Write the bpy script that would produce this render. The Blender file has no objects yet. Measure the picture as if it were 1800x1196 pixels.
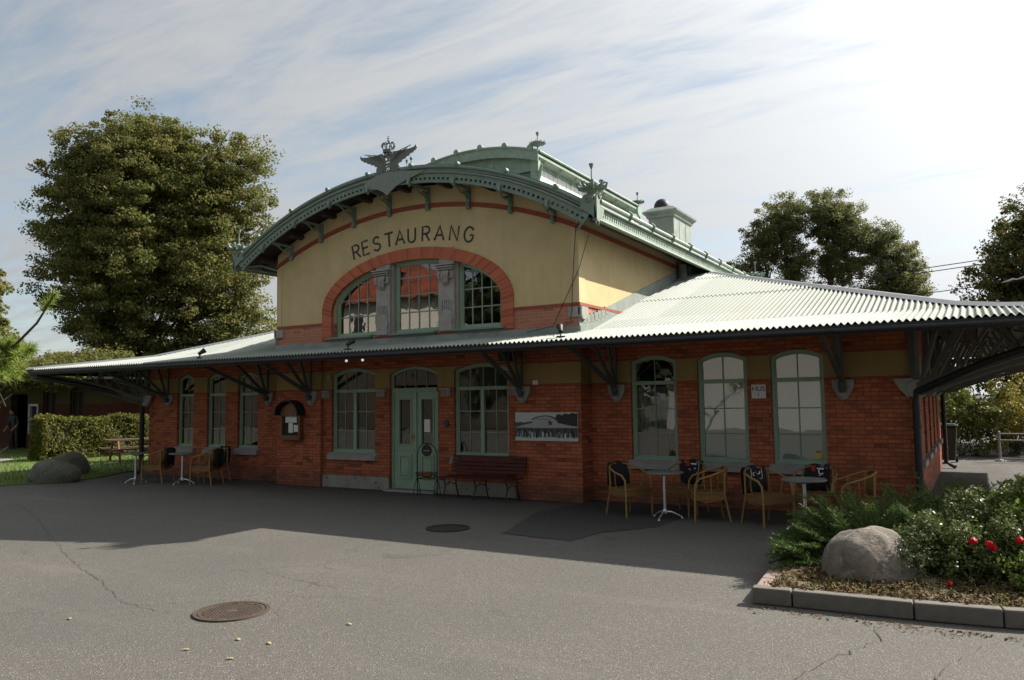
import bpy, math, random
import numpy as np
from mathutils import Vector, Matrix
from mathutils.geometry import tessellate_polygon
R=math.radians
scene=bpy.context.scene
# ---------------------------------------------------------------- camera
cam_d=bpy.data.cameras.new("camera"); cam=bpy.data.objects.new("camera",cam_d)
scene.collection.objects.link(cam); scene.camera=cam
def _cam():
    y,p,r=R(30.589),R(4.334),R(-0.783)
    f=Vector((-math.sin(y)*math.cos(p),math.cos(y)*math.cos(p),math.sin(p)))
    rt=Vector((math.cos(y),math.sin(y),0)); up=rt.cross(f)
    r2=rt*math.cos(r)+up*math.sin(r); u2=-rt*math.sin(r)+up*math.cos(r)
    m=Matrix((r2,u2,-f)).transposed().to_4x4(); m.translation=(0.152,-13.458,1.9)
    return m
cam.matrix_world=_cam()
cam_d.sensor_width=36; cam_d.lens=1372/1800*36; cam_d.clip_end=2000; cam_d.clip_start=.05
# ---------------------------------------------------------------- light
SUN=Vector((.78,1.03,1.0)).normalized()
EL=math.asin(SUN.z); AZ=math.atan2(SUN.x,SUN.y)
sd=bpy.data.lights.new("sun",'SUN'); sd.energy=4.8; sd.angle=R(.5); sd.color=(1,.93,.82)
so=bpy.data.objects.new("sun",sd); scene.collection.objects.link(so); so.location=(20,30,30)
so.rotation_euler=SUN.to_track_quat('Z','Y').to_euler()
world=bpy.data.worlds.new("World"); scene.world=world; world.use_nodes=True
def build_world():
    nt=world.node_tree; N=nt.nodes; L=nt.links; N.clear()
    out=N.new('ShaderNodeOutputWorld'); bg=N.new('ShaderNodeBackground'); L.new(bg.outputs[0],out.inputs[0])
    bg.inputs[1].default_value=0.12
    sky=N.new('ShaderNodeTexSky'); sky.sky_type='NISHITA'; sky.sun_disc=False
    sky.sun_elevation=EL; sky.sun_rotation=AZ; sky.air_density=1; sky.dust_density=1.0; sky.ozone_density=1.5
    tc=N.new('ShaderNodeTexCoord'); sep=N.new('ShaderNodeSeparateXYZ'); L.new(tc.outputs['Generated'],sep.inputs[0])
    def M(op,a,b=None,c=None):
        n=N.new('ShaderNodeMath'); n.operation=op
        for i,v in enumerate((a,b,c)):
            if v is None: continue
            if isinstance(v,(int,float)): n.inputs[i].default_value=v
            else: L.new(v,n.inputs[i])
        return n.outputs[0]
    z=M('ADD',M('MAXIMUM',sep.outputs[2],0.0),.12)
    px=M('DIVIDE',sep.outputs[0],z); py=M('DIVIDE',sep.outputs[1],z)
    cmb=N.new('ShaderNodeCombineXYZ'); L.new(px,cmb.inputs[0]); L.new(py,cmb.inputs[1])
    mp=N.new('ShaderNodeMapping'); L.new(cmb.outputs[0],mp.inputs[0]); mp.inputs['Rotation'].default_value=(0,0,R(12)); mp.inputs['Scale'].default_value=(.42,1.5,1)
    def noise(sc,det,rough,vec,dist=0):
        n=N.new('ShaderNodeTexNoise'); n.inputs['Scale'].default_value=sc; n.inputs['Detail'].default_value=det
        n.inputs['Roughness'].default_value=rough; n.inputs['Distortion'].default_value=dist; L.new(vec,n.inputs['Vector']); return n.outputs['Fac']
    n1=noise(.9,6,.55,mp.outputs[0],.5); n2=noise(3.2,5,.6,mp.outputs[0],.8); n3=noise(.35,3,.5,cmb.outputs[0]); n4=noise(8.5,4,.6,mp.outputs[0],.6)
    s=M('ADD',M('ADD',M('ADD',M('MULTIPLY',n4,.14),M('MULTIPLY',n1,.42)),M('MULTIPLY',n2,.40)),M('MULTIPLY',n3,.35))
    # glow towards the sun: thin cloud scatters light forward
    dt=N.new('ShaderNodeVectorMath'); dt.operation='DOT_PRODUCT'; L.new(tc.outputs['Generated'],dt.inputs[0]); dt.inputs[1].default_value=SUN
    d=M('MAXIMUM',dt.outputs['Value'],0.0)
    s=M('ADD',s,M('MULTIPLY',d,.16))
    rp=N.new('ShaderNodeMapRange'); L.new(s,rp.inputs[0]); rp.interpolation_type='SMOOTHSTEP'
    rp.inputs[1].default_value=.57; rp.inputs[2].default_value=.78; rp.inputs[3].default_value=.12; rp.inputs[4].default_value=.97
    ms=N.new('ShaderNodeMapRange'); L.new(dt.outputs['Value'],ms.inputs[0]); ms.interpolation_type='SMOOTHSTEP'
    for i_,v_ in enumerate((-.45,.55,0,1)): ms.inputs[i_+1].default_value=v_
    cb=M('ADD',M('ADD',CLOUD0,M('MULTIPLY',ms.outputs[0],CLOUD1)),M('ADD',M('MULTIPLY',M('POWER',d,4.2),5.6),M('MULTIPLY',M('POWER',d,24.0),8.0)))
    cc=N.new('ShaderNodeVectorMath'); cc.operation='SCALE'; cc.inputs[0].default_value=(.97,.99,1.01); L.new(cb,cc.inputs['Scale'])
    skh=N.new('ShaderNodeHueSaturation'); skh.inputs['Saturation'].default_value=.74; skh.inputs['Hue'].default_value=.485
    skc=N.new('ShaderNodeVectorMath'); skc.operation='SCALE'; skc.inputs['Scale'].default_value=SKYK; L.new(sky.outputs[0],skh.inputs['Color']); L.new(skh.outputs[0],skc.inputs[0])
    mx=N.new('ShaderNodeMix'); mx.data_type='RGBA'; L.new(rp.outputs[0],mx.inputs[0]); L.new(skc.outputs[0],mx.inputs[6]); L.new(cc.outputs[0],mx.inputs[7])
    L.new(mx.outputs[2],bg.inputs[0])
CLOUD0=1.75; CLOUD1=.85; SKYK=.60
build_world()
scene.view_settings.view_transform='Standard'; scene.view_settings.look='None'; scene.view_settings.gamma=1
scene.view_settings.exposure=1.0
scene.render.engine='CYCLES'; scene.cycles.use_denoising=True; scene.cycles.max_bounces=8
scene.cycles.transparent_max_bounces=12; scene.cycles.caustics_reflective=False; scene.cycles.caustics_refractive=False
# ---------------------------------------------------------------- helpers
col=scene.collection
rnd=random.Random(5)
def tag(o,label=None,cat=None,group=None,kind=None):
    if label: o['label']=label
    if cat: o['category']=cat
    if group: o['group']=group
    if kind: o['kind']=kind
    return o
def thing(name,label,cat,loc=(0,0,0),rz=0,group=None,kind=None):
    o=bpy.data.objects.new(name,None); col.objects.link(o); o.location=loc; o.rotation_euler=(0,0,rz); o.empty_display_size=.2
    return tag(o,label,cat,group,kind)
def root_loc(p):
    v=Vector((0,0,0))
    while p is not None: v+=p.location; p=p.parent
    return v
def copy_tree(o,parent=None):
    c=o.copy(); col.objects.link(c); c.parent=parent
    for ch in list(o.children): copy_tree(ch,c)
    return c
def basis(d):
    d=d.normalized(); a=Vector((0,0,1)) if abs(d.z)<.95 else Vector((1,0,0))
    u=d.cross(a).normalized(); return u,u.cross(d).normalized()
class MB:
    def __init__(s): s.v=[];s.f=[];s.m=[];s.mi=0
    def add(s,vs,fs,mi=None):
        b=len(s.v); s.v+=[tuple(v) for v in vs]
        for f in fs: s.f.append(tuple(i+b for i in f)); s.m.append(s.mi if mi is None else mi)
        return s
    def box(s,x0,x1,y0,y1,z0,z1,mi=None):
        return s.add([(x0,y0,z0),(x1,y0,z0),(x1,y1,z0),(x0,y1,z0),(x0,y0,z1),(x1,y0,z1),(x1,y1,z1),(x0,y1,z1)],
          [(0,3,2,1),(4,5,6,7),(0,1,5,4),(1,2,6,5),(2,3,7,6),(3,0,4,7)],mi)
    def bar(s,a,b,w,h,mi=None,up=None):
        a=Vector(a);b=Vector(b);u,v=basis(b-a)
        if up is not None:
            v=Vector(up); d=(b-a).normalized(); v=(v-d*v.dot(d)).normalized(); u=d.cross(v)
        vs=[]
        for p in(a,b):
            for q,r in((-1,-1),(1,-1),(1,1),(-1,1)): vs.append(p+u*q*w/2+v*r*h/2)
        return s.add(vs,[(0,3,2,1),(4,5,6,7),(0,1,5,4),(1,2,6,5),(2,3,7,6),(3,0,4,7)],mi)
    def tube(s,pts,r,n=8,mi=None,cap=True,closed=False):
        pts=[Vector(p) for p in pts]; k=len(pts); rs=r if isinstance(r,(list,tuple)) else [r]*k
        vs=[];u=None
        for i,p in enumerate(pts):
            if closed: t=pts[(i+1)%k]-pts[i-1]
            else: t=pts[min(i+1,k-1)]-pts[max(i-1,0)]
            if t.length<1e-9: t=Vector((0,0,1))
            t.normalize()
            if u is None: u,_=basis(t)
            else:
                u=u-t*u.dot(t)
                if u.length<1e-6: u,_=basis(t)
                u.normalize()
            w=t.cross(u)
            for j in range(n):
                a=2*math.pi*j/n; vs.append(p+(u*math.cos(a)+w*math.sin(a))*rs[i])
        fs=[]
        for i in range(k if closed else k-1):
            i2=(i+1)%k
            for j in range(n): fs.append((i*n+j,i*n+(j+1)%n,i2*n+(j+1)%n,i2*n+j))
        if cap and not closed: fs.append(tuple(range(n-1,-1,-1))); fs.append(tuple((k-1)*n+j for j in range(n)))
        return s.add(vs,fs,mi)
    def lathe(s,c,prof,n=16,mi=None,axis='Z'):
        c=Vector(c); vs=[]
        for r,h in prof:
            for j in range(n):
                a=2*math.pi*j/n; x,y=r*math.cos(a),r*math.sin(a)
                vs.append(c+(Vector((x,y,h)) if axis=='Z' else Vector((x,h,y)) if axis=='Y' else Vector((h,x,y))))
        fs=[]
        for i in range(len(prof)-1):
            for j in range(n): fs.append((i*n+j,i*n+(j+1)%n,(i+1)*n+(j+1)%n,(i+1)*n+j))
        fs.append(tuple(range(n-1,-1,-1))); fs.append(tuple((len(prof)-1)*n+j for j in range(n)))
        return s.add(vs,fs,mi)
    def prism(s,poly,y0,y1,mi=None,plane='XZ',holes=()):
        loops=[list(poly)]+[list(h) for h in holes]
        def P(p,y): return (p[0],y,p[1]) if plane=='XZ' else (y,p[0],p[1]) if plane=='YZ' else (p[0],p[1],y)
        flat=[p for l in loops for p in l]
        tri=tessellate_polygon([[Vector((p[0],p[1],0)) for p in l] for l in loops])
        n=len(flat); vs=[P(p,y0) for p in flat]+[P(p,y1) for p in flat]; fs=[]
        for t in tri: fs.append(tuple(t)); fs.append(tuple(i+n for i in reversed(t)))
        o=0
        for l in loops:
            k=len(l)
            for i in range(k): fs.append((o+i,o+(i+1)%k,n+o+(i+1)%k,n+o+i))
            o+=k
        return s.add(vs,fs,mi)
    def ring(s,lo,li,y0,y1,mi=None,plane='XZ'):
        k=len(lo)
        def P(p,y): return (p[0],y,p[1]) if plane=='XZ' else (y,p[0],p[1]) if plane=='YZ' else (p[0],p[1],y)
        vs=[P(p,y0) for p in lo]+[P(p,y0) for p in li]+[P(p,y1) for p in lo]+[P(p,y1) for p in li]; fs=[]
        for i in range(k):
            j=(i+1)%k
            fs+=[(i,j,k+j,k+i),(2*k+i,3*k+i,3*k+j,2*k+j),(k+i,k+j,3*k+j,3*k+i),(i,2*k+i,2*k+j,j)]
        return s.add(vs,fs,mi)
    def ball(s,c,r,n=10,m=6,mi=None,sc=(1,1,1)):
        c=Vector(c); vs=[];fs=[]
        for i in range(m+1):
            t=math.pi*i/m
            for j in range(n):
                a=2*math.pi*j/n; vs.append(c+Vector((math.sin(t)*math.cos(a)*sc[0],math.sin(t)*math.sin(a)*sc[1],math.cos(t)*sc[2]))*r)
        for i in range(m):
            for j in range(n): fs.append((i*n+j,(i+1)*n+j,(i+1)*n+(j+1)%n,i*n+(j+1)%n))
        return s.add(vs,fs,mi)
    def mark(s):
        if not hasattr(s,'marks'): s.marks=[]
        s.marks.append((len(s.v),len(s.f))); return s
    def pieces(s,name,mats,parent=None,**k):
        ms=s.marks+[(len(s.v),len(s.f))]
        for (a,b),(c,d) in zip(ms,ms[1:]):
            q=MB(); q.v=s.v[a:c]; q.f=[tuple(i-a for i in f) for f in s.f[b:d]]; q.m=s.m[b:d]; q.build(name,mats,parent,**k)
    def build(s,name,mats,parent=None,smooth=False,bevel=0,label=None,fixn=True):
        me=bpy.data.meshes.new(name); org=root_loc(parent)
        if parent is not None and getattr(s,'local',False): org=Vector((0,0,0))
        me.from_pydata([(v[0]-org.x,v[1]-org.y,v[2]-org.z) for v in s.v],[],s.f)
        if not isinstance(mats,(list,tuple)): mats=[mats]
        for m in mats: me.materials.append(m)
        if len(mats)>1: me.polygons.foreach_set('material_index',s.m)
        if fixn:
            import bmesh
            bm=bmesh.new(); bm.from_mesh(me); bmesh.ops.recalc_face_normals(bm,faces=bm.faces); bm.to_mesh(me); bm.free()
        if smooth:
            me.polygons.foreach_set('use_smooth',[True]*len(me.polygons))
            try: me.set_sharp_from_angle(angle=R(40))
            except Exception: pass
        me.update()
        o=bpy.data.objects.new(name,me); col.objects.link(o); o.parent=parent
        if bevel:
            b=o.modifiers.new('b','BEVEL'); b.width=bevel; b.segments=2; b.limit_method='ANGLE'
        if label: o['label']=label
        return o
# ---------------------------------------------------------------- materials
class NT:
    def __init__(s,name):
        s.mat=bpy.data.materials.new(name); s.mat.use_nodes=True; s.t=s.mat.node_tree; s.N=s.t.nodes; s.L=s.t.links
        s.b=s.N['Principled BSDF']; s.out=s.N['Material Output']
    def n(s,typ,**k):
        n=s.N.new('ShaderNode'+typ)
        for a,v in k.items(): setattr(n,a,v)
        return n
    def set(s,inp,v):
        if isinstance(v,bpy.types.NodeSocket): s.L.new(v,inp)
        else: inp.default_value=v
    def math(s,op,a,b=0.0,c=0.0,clamp=False):
        n=s.n('Math',operation=op,use_clamp=clamp)
        for i,v in enumerate((a,b,c)): s.set(n.inputs[i],v)
        return n.outputs[0]
    def noise(s,scale,detail=3,rough=.6,vec=None,dist=0,out='Fac'):
        n=s.n('TexNoise'); n.inputs['Scale'].default_value=scale; n.inputs['Detail'].default_value=detail; n.inputs['Roughness'].default_value=rough
        n.inputs['Distortion'].default_value=dist
        s.L.new(vec if vec is not None else s.pos(),n.inputs['Vector']); return n.outputs[out]
    def pos(s):
        if not hasattr(s,'_p'): s._p=s.n('TexCoord').outputs['Object']
        return s._p
    def map(s,v,a,b,c=0.0,d=1.0,smooth=False):
        n=s.n('MapRange'); s.set(n.inputs[0],v)
        if smooth: n.interpolation_type='SMOOTHSTEP'
        for i,x in enumerate((a,b,c,d)): n.inputs[i+1].default_value=x
        return n.outputs[0]
    def mix(s,f,a,b,mode='MIX'):
        n=s.n('Mix',data_type='RGBA',blend_type=mode); s.set(n.inputs[0],f); 
        for i,x in((6,a),(7,b)): s.set(n.inputs[i],x if isinstance(x,bpy.types.NodeSocket) else (*x[:3],1))
        return n.outputs[2]
    def scl(s,vec,sc):
        n=s.n('VectorMath',operation='MULTIPLY'); s.L.new(vec,n.inputs[0]); n.inputs[1].default_value=sc; return n.outputs[0]
    def sep(s,v):
        n=s.n('SeparateXYZ'); s.L.new(v,n.inputs[0]); return n.outputs
    def comb(s,x,y,z):
        n=s.n('CombineXYZ'); 
        for i,v in enumerate((x,y,z)): s.set(n.inputs[i],v)
        return n.outputs[0]
    def bump(s,h,strength=.3,dist=.01):
        n=s.n('Bump'); n.inputs['Strength'].default_value=strength; n.inputs['Distance'].default_value=dist; s.L.new(h,n.inputs['Height']); s.L.new(n.outputs[0],s.b.inputs['Normal'])
    def base(s,c): s.set(s.b.inputs['Base Color'],c if isinstance(c,bpy.types.NodeSocket) else (*c[:3],1))
    def rough(s,r): s.set(s.b.inputs['Roughness'],r)
def simple(name,c,rough=.6,metal=0,var=.25,scale=6,bump=.15,bs=60,c2=None,spec=.5,coat=0):
    t=NT(name); n=t.noise(scale,5,.65); f=t.map(n,.3,.7)
    d=c2 if c2 else tuple(x*(1-var) for x in c)
    t.base(t.mix(f,c,d)); t.rough(t.map(t.noise(scale*2.3,3),.3,.7,max(rough-.1,.02),min(rough+.1,1)) if rough>.15 else rough)
    t.b.inputs['Metallic'].default_value=metal; t.b.inputs['Specular IOR Level'].default_value=spec; t.b.inputs['Coat Weight'].default_value=coat
    if bump: t.bump(t.noise(bs,4),bump,.01)
    return t.mat
def brick(name,zones,bc1,bc2,mortar,tan=None,stain=.35):
    """bricks 25 cm x 7.7 cm courses in world metres; zones = list of (z0,z1) rendered as plaster"""
    t=NT(name); g=t.n('NewGeometry'); P=t.sep(g.outputs['Position']); Nn=t.sep(g.outputs['True Normal'])
    fx=t.math('GREATER_THAN',t.math('ABSOLUTE',Nn[0]),.5)
    u=t.math('ADD',t.math('MULTIPLY',fx,P[1]),t.math('MULTIPLY',t.math('SUBTRACT',1.0,fx),P[0]))
    v=t.comb(u,P[2],0.0)
    wob=t.noise(3,2,.5,v,out='Color'); wv=t.n('VectorMath',operation='MULTIPLY_ADD'); t.L.new(wob,wv.inputs[0]); wv.inputs[1].default_value=(.012,.008,0); t.L.new(v,wv.inputs[2])
    b=t.n('TexBrick',offset=.5); t.L.new(wv.outputs[0],b.inputs['Vector']); b.inputs['Scale'].default_value=1
    b.inputs['Brick Width'].default_value=.21; b.inputs['Row Height'].default_value=.067; b.inputs['Mortar Size'].default_value=.008; b.inputs['Mortar Smooth'].default_value=.3
    b.inputs['Color1'].default_value=(1,1,1,1); b.inputs['Color2'].default_value=(0,0,0,1); b.inputs['Mortar'].default_value=(.5,.5,.5,1); b.inputs['Bias'].default_value=0
    bw=t.n('RGBToBW'); t.L.new(b.outputs['Color'],bw.inputs[0])
    # more per-brick spread
    cell=t.n('TexWhiteNoise',noise_dimensions='2D')
    row=t.math('FLOOR',t.math('DIVIDE',P[2],.067)); sh=t.math('MULTIPLY',t.math('MODULO',t.math('ABSOLUTE',row),2.0),.5)
    cu=t.math('FLOOR',t.math('ADD',t.math('DIVIDE',u,.21),sh)); t.L.new(t.comb(cu,row,0.0),cell.inputs[0])
    f=t.math('ADD',t.math('MULTIPLY',bw.outputs[0],.2),t.math('MULTIPLY',cell.outputs[0],.8))
    c=t.mix(f,bc1,bc2)
    dark=t.math('GREATER_THAN',cell.outputs[0],.955); c=t.mix(t.math('MULTIPLY',dark,.4),c,tuple(x*.35 for x in bc2))
    big=t.map(t.noise(.9,5,.7,v),.35,.75,0,stain); c=t.mix(big,c,tuple(x*.45 for x in bc1)); sm=t.math('MULTIPLY',t.map(P[2],.05,.55,1,0,True),t.map(t.noise(2.2,5,.75,v),.35,.6,.15,.8)); c=t.mix(sm,c,(.07,.055,.045)); bl=t.map(t.noise(1.7,6,.8,v),.62,.74,0,.35); c=t.mix(bl,c,(.36,.27,.22))
    fine=t.map(t.noise(40,3,.7,v),.3,.7,-.12,.12); 
    hv=t.n('HueSaturation'); t.L.new(c,hv.inputs['Color']); t.L.new(t.math('ADD',1.0,fine),hv.inputs['Value']); c=hv.outputs[0]
    c=t.mix(t.math('MULTIPLY',b.outputs['Fac'],.75),c,mortar)
    h=t.math('SUBTRACT',1.0,b.outputs['Fac'])
    if tan is not None and zones:
        m=None
        for z0,z1 in zones:
            k=t.math('MULTIPLY',t.math('GREATER_THAN',P[2],z0),t.math('LESS_THAN',P[2],z1)); m=k if m is None else t.math('MAXIMUM',m,k)
        tn=t.mix(t.map(t.noise(1.3,6,.7,v),.35,.75),tan,tuple(x*.78 for x in tan))
        st=t.noise(1.0,4,.6,t.scl(v,(6,.5,1))); tn=t.mix(t.map(st,.5,.78,0,.38),tn,tuple(x*.55 for x in tan))
        c=t.mix(m,c,tn); h=t.math('MULTIPLY',h,t.math('SUBTRACT',1.0,m))
    t.base(c); t.rough(.88); t.b.inputs['Specular IOR Level'].default_value=.2
    hh=t.math('ADD',h,t.math('MULTIPLY',t.noise(70,3,.6,v),.3)); t.bump(hh,.5,.008)
    return t.mat
TAN=(.60,.47,.255)
M={}
M['brick_low']=brick('brick_lower_wall',[(2.174,2.579)],(.53,.155,.072),(.25,.075,.042),(.10,.062,.045),(.33,.235,.10))
M['brick_up']=brick('brick_upper_wall',[(3.66,9)],(.50,.20,.12),(.38,.16,.10),(.40,.27,.19),TAN,.25)
M['plaster']=simple('yellow_plaster',TAN,.85,var=.14,scale=1.5,bump=.1)
def arch_brick(name):
    t=NT(name); P=t.sep(t.n('NewGeometry').outputs['Position'])
    a=t.math('ARCTAN2',t.math('SUBTRACT',P[2],3.3),t.math('ADD',P[0],10.0))
    k=t.math('MULTIPLY',a,27.0); fr=t.math('FRACT',k); w=t.n('TexWhiteNoise',noise_dimensions='1D'); t.L.new(t.math('FLOOR',k),w.inputs['W'])
    c=t.mix(w.outputs[0],(.50,.13,.06),(.33,.075,.035)); c=t.mix(t.math('LESS_THAN',fr,.12),c,(.36,.2,.13))
    t.base(c); t.rough(.85); t.bump(t.noise(40),.3,.01); return t.mat
M['arch_brick']=arch_brick('arch_brick')
M['red_band']=simple('red_band_brick',(.33,.07,.035),.8,var=.35,scale=9)
M['stone']=simple('grey_stone',(.34,.33,.30),.85,var=.3,scale=5,bump=.4,bs=40)
M['stone_light']=simple('pale_limestone',(.36,.335,.31),.85,var=.25,scale=7,bump=.3,bs=30)
def plinth():
    t=NT('stained_plinth'); c=t.mix(t.map(t.noise(3,5),.3,.7),(.30,.285,.25),(.2,.19,.16)); c=t.mix(t.map(t.noise(5,6,.75,dist=1.5),.58,.66),c,(.05,.05,.05))
    t.base(c); t.rough(.9); t.bump(t.noise(30),.4,.01); return t.mat
M['plinth']=plinth()
M['green']=simple('green_paint',(.26,.38,.27),.45,var=.18,scale=3,bump=.1)
M['green_pale']=simple('pale_green_paint',(.25,.33,.26),.6,var=.4,scale=6,bump=.25,c2=(.17,.215,.17))
M['green_fascia']=simple('weathered_green_fascia',(.125,.19,.15),.6,var=.3,scale=7,c2=(.20,.25,.20),bump=.3)
M['copper']=simple('verdigris_copper_edge',(.05,.15,.11),.55,var=.3,scale=3)
M['grey_sheet']=simple('grey_green_sheet_metal',(.27,.31,.275),.6,var=.35,scale=4,metal=.1)
M['zinc']=simple('zinc_cap',(.30,.305,.31),.45,metal=.5,var=.2,scale=2)
M['black_metal']=simple('black_painted_iron',(.012,.012,.013),.6,var=.3)
M['dark_green_iron']=simple('dark_grey_iron',(.075,.09,.085),.55,var=.3,scale=5)
M['wood_dark']=simple('dark_soffit_boards',(.055,.04,.028),.8,var=.4,scale=4)
M['canopy_board']=simple('grey_canopy_boards',(.16,.15,.125),.8,var=.4,scale=3)
M['truss']=simple('grey_truss_timber',(.12,.125,.11),.75,var=.3,scale=4)
M['dark_in']=simple('dark_interior',(.02,.018,.015),.9,var=.3)
M['white']=simple('white_paint',(.75,.74,.72),.5,var=.06)
M['emblem']=simple('weathered_iron_emblem',(.17,.155,.15),.6,metal=.3,var=.3,scale=8,c2=(.10,.14,.11))
def corr():
    t=NT('corrugated_painted_steel'); P=t.sep(t.n('NewGeometry').outputs['Position'])
    s=t.math('FLOOR',t.math('DIVIDE',t.math('ADD',P[0],30.0),.86)); d=t.math('GREATER_THAN',P[2],3.42)
    w=t.n('TexWhiteNoise',noise_dimensions='2D'); t.L.new(t.comb(s,d,0.0),w.inputs[0])
    c=t.mix(t.map(w.outputs[0],0,1,0,1),(.25,.285,.25),(.36,.385,.37))
    c=t.mix(t.map(t.noise(1.1,5,.7),.45,.8,0,.35),c,(.27,.30,.23)); c=t.mix(t.map(t.noise(9,4,.7),.6,.75,0,.5),c,(.36,.30,.22)); c=t.mix(t.map(t.noise(1.0,5,.7,t.scl(t.pos(),(9,.5,.5))),.55,.78,0,.5),c,(.24,.22,.17))
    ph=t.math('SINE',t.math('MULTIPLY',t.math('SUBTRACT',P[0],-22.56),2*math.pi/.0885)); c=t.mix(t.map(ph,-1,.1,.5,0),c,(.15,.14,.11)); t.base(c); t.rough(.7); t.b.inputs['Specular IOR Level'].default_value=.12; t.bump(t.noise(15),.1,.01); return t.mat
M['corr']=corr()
def asphalt():
    t=NT('asphalt'); n=t.noise(60,4,.8); v=t.n('TexVoronoi'); v.inputs['Scale'].default_value=115; t.L.new(t.pos(),v.inputs['Vector'])
    bw=t.n('RGBToBW'); t.L.new(v.outputs['Color'],bw.inputs[0])
    c=t.mix(t.map(bw.outputs[0],.15,.9),(.062,.058,.052),(.138,.129,.115)); 
    c=t.mix(t.map(bw.outputs[0],.86,.9,0,.55),c,(.36,.35,.33))
    c=t.mix(t.map(n,.35,.65,0,.3),c,(.115,.107,.096))
    big=t.map(t.noise(.35,6,.65),.35,.7,0,.4,True); c=t.mix(big,c,(.074,.072,.066))
    c=t.mix(t.map(t.noise(2.3,5,.7,dist=.6),.62,.78,0,.4),c,(.07,.07,.065))
    P_=t.sep(t.n('NewGeometry').outputs['Position'])
    oil=t.map(t.noise(.55,4,.6,dist=1.2),.66,.74,0,.45); c=t.mix(oil,c,(.035,.034,.033))
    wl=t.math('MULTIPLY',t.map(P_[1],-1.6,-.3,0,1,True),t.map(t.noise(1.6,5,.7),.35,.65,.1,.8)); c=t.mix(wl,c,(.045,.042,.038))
    ty=t.noise(.8,3,.6,t.scl(t.pos(),(.25,1.6,1))); c=t.mix(t.map(ty,.58,.72,0,.22),c,(.17,.16,.145))
    # long cracks
    vc=t.n('TexVoronoi',feature='DISTANCE_TO_EDGE'); vc.inputs['Scale'].default_value=.22
    wv=t.n('VectorMath',operation='MULTIPLY_ADD'); t.L.new(t.noise(1.2,5,.7,out='Color'),wv.inputs[0]); wv.inputs[1].default_value=(1.0,1.0,0); t.L.new(t.pos(),wv.inputs[2]); t.L.new(wv.outputs[0],vc.inputs['Vector'])
    ck=t.math('MULTIPLY',t.map(vc.outputs[0],0,.0035,1,0),t.map(t.noise(.4,2),.38,.55)); c=t.mix(t.math('MULTIPLY',ck,.6),c,(.05,.048,.04))
    t.base(c); t.rough(.85); t.b.inputs['Specular IOR Level'].default_value=.3
    t.bump(t.math('ADD',v.outputs['Distance'],t.math('MULTIPLY',n,.6)),.5,.01); return t.mat
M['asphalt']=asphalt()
M['asphalt_new']=simple('fresh_dark_asphalt',(.052,.05,.047),.9,var=.5,scale=90,bump=.5,bs=120)
def glass(name,tint,refl,trans=1.0):
    t=NT(name); tr=t.n('BsdfTransparent'); tr.inputs[0].default_value=(*tint,1); gl=t.n('BsdfGlossy'); gl.inputs['Roughness'].default_value=.015
    bn=t.n('Bump'); bn.inputs['Strength'].default_value=.06; bn.inputs['Distance'].default_value=.02; t.L.new(t.noise(2.5,2),bn.inputs['Height']); t.L.new(bn.outputs[0],gl.inputs['Normal'])
    lw=t.n('Fresnel'); lw.inputs[0].default_value=1.5
    f=t.math('ADD',t.math('MULTIPLY',lw.outputs[0],1.5),refl,clamp=True)
    m=t.n('MixShader'); t.L.new(f,m.inputs[0]); t.L.new(tr.outputs[0],m.inputs[1]); t.L.new(gl.outputs[0],m.inputs[2]); t.L.new(m.outputs[0],t.out.inputs[0]); return t.mat
M['glass']=glass('window_glass',(.88,.92,.88),.065)
M['glass_up']=glass('upper_window_glass',(.42,.44,.42),.15)
def cloth(name,c):
    t=NT(name); t.base(t.mix(t.map(t.noise(3,3,.5,t.scl(t.pos(),(8,8,.3))),.3,.7),c,tuple(x*.6 for x in c))); t.rough(.9); return t.mat
M['curtain']=cloth('grey_curtain',(.26,.25,.22)); M['blind']=simple('pale_blind',(.50,.51,.49),.8,var=.05,scale=1,bump=0); M['curtain_dark']=cloth('dim_curtain',(.06,.065,.05))
def leafmat(name,cs,trans=.3,gloss=.6,nz=.5,spec=.18):
    t=NT(name); g=t.n('NewGeometry'); r=g.outputs['Random Per Island']
    cr=t.n('ValToRGB'); t.L.new(r,cr.inputs[0]); e=cr.color_ramp.elements
    while len(e)<len(cs): e.new(.5)
    for i,c in enumerate(cs): e[i].position=i/(len(cs)-1) if len(cs)>1 else 0; e[i].color=(*c,1)
    c=t.mix(t.map(t.noise(nz,3,.6),.35,.65,0,.45),cr.outputs[0],tuple(x*.62 for x in cs[0]))
    t.base(c); t.rough(gloss); t.b.inputs['Specular IOR Level'].default_value=spec
    tl=t.n('BsdfTranslucent'); t.L.new(c,tl.inputs[0]); m=t.n('MixShader'); m.inputs[0].default_value=trans
    t.L.new(t.b.outputs[0],m.inputs[1]); t.L.new(tl.outputs[0],m.inputs[2]); t.L.new(m.outputs[0],t.out.inputs[0]); return t.mat
M['leaf_linden']=leafmat('linden_leaves',[(.11,.145,.038),(.155,.185,.05),(.19,.205,.06),(.215,.185,.062),(.23,.14,.055)],.48)
M['leaf_right']=leafmat('maple_leaves',[(.12,.155,.06),(.16,.19,.07),(.20,.205,.075),(.23,.175,.075)],.5)
M['leaf_red']=leafmat('reddening_leaves',[(.08,.115,.032),(.12,.15,.042),(.16,.15,.048),(.20,.10,.045)],.42)
M['leaf_hedge']=leafmat('hornbeam_hedge_leaves',[(.09,.115,.025),(.13,.145,.033),(.17,.165,.04),(.17,.135,.04)],.35,.7,1.5,.1)
M['leaf_rear']=leafmat('rear_bush_leaves',[(.09,.13,.03),(.14,.18,.04),(.22,.22,.05),(.28,.24,.05)],.35,.5,.9)
M['leaf_rose']=leafmat('rose_leaves',[(.06,.10,.03),(.10,.14,.04),(.16,.19,.06),(.20,.19,.07)],.35,.45,2,.3)
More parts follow.
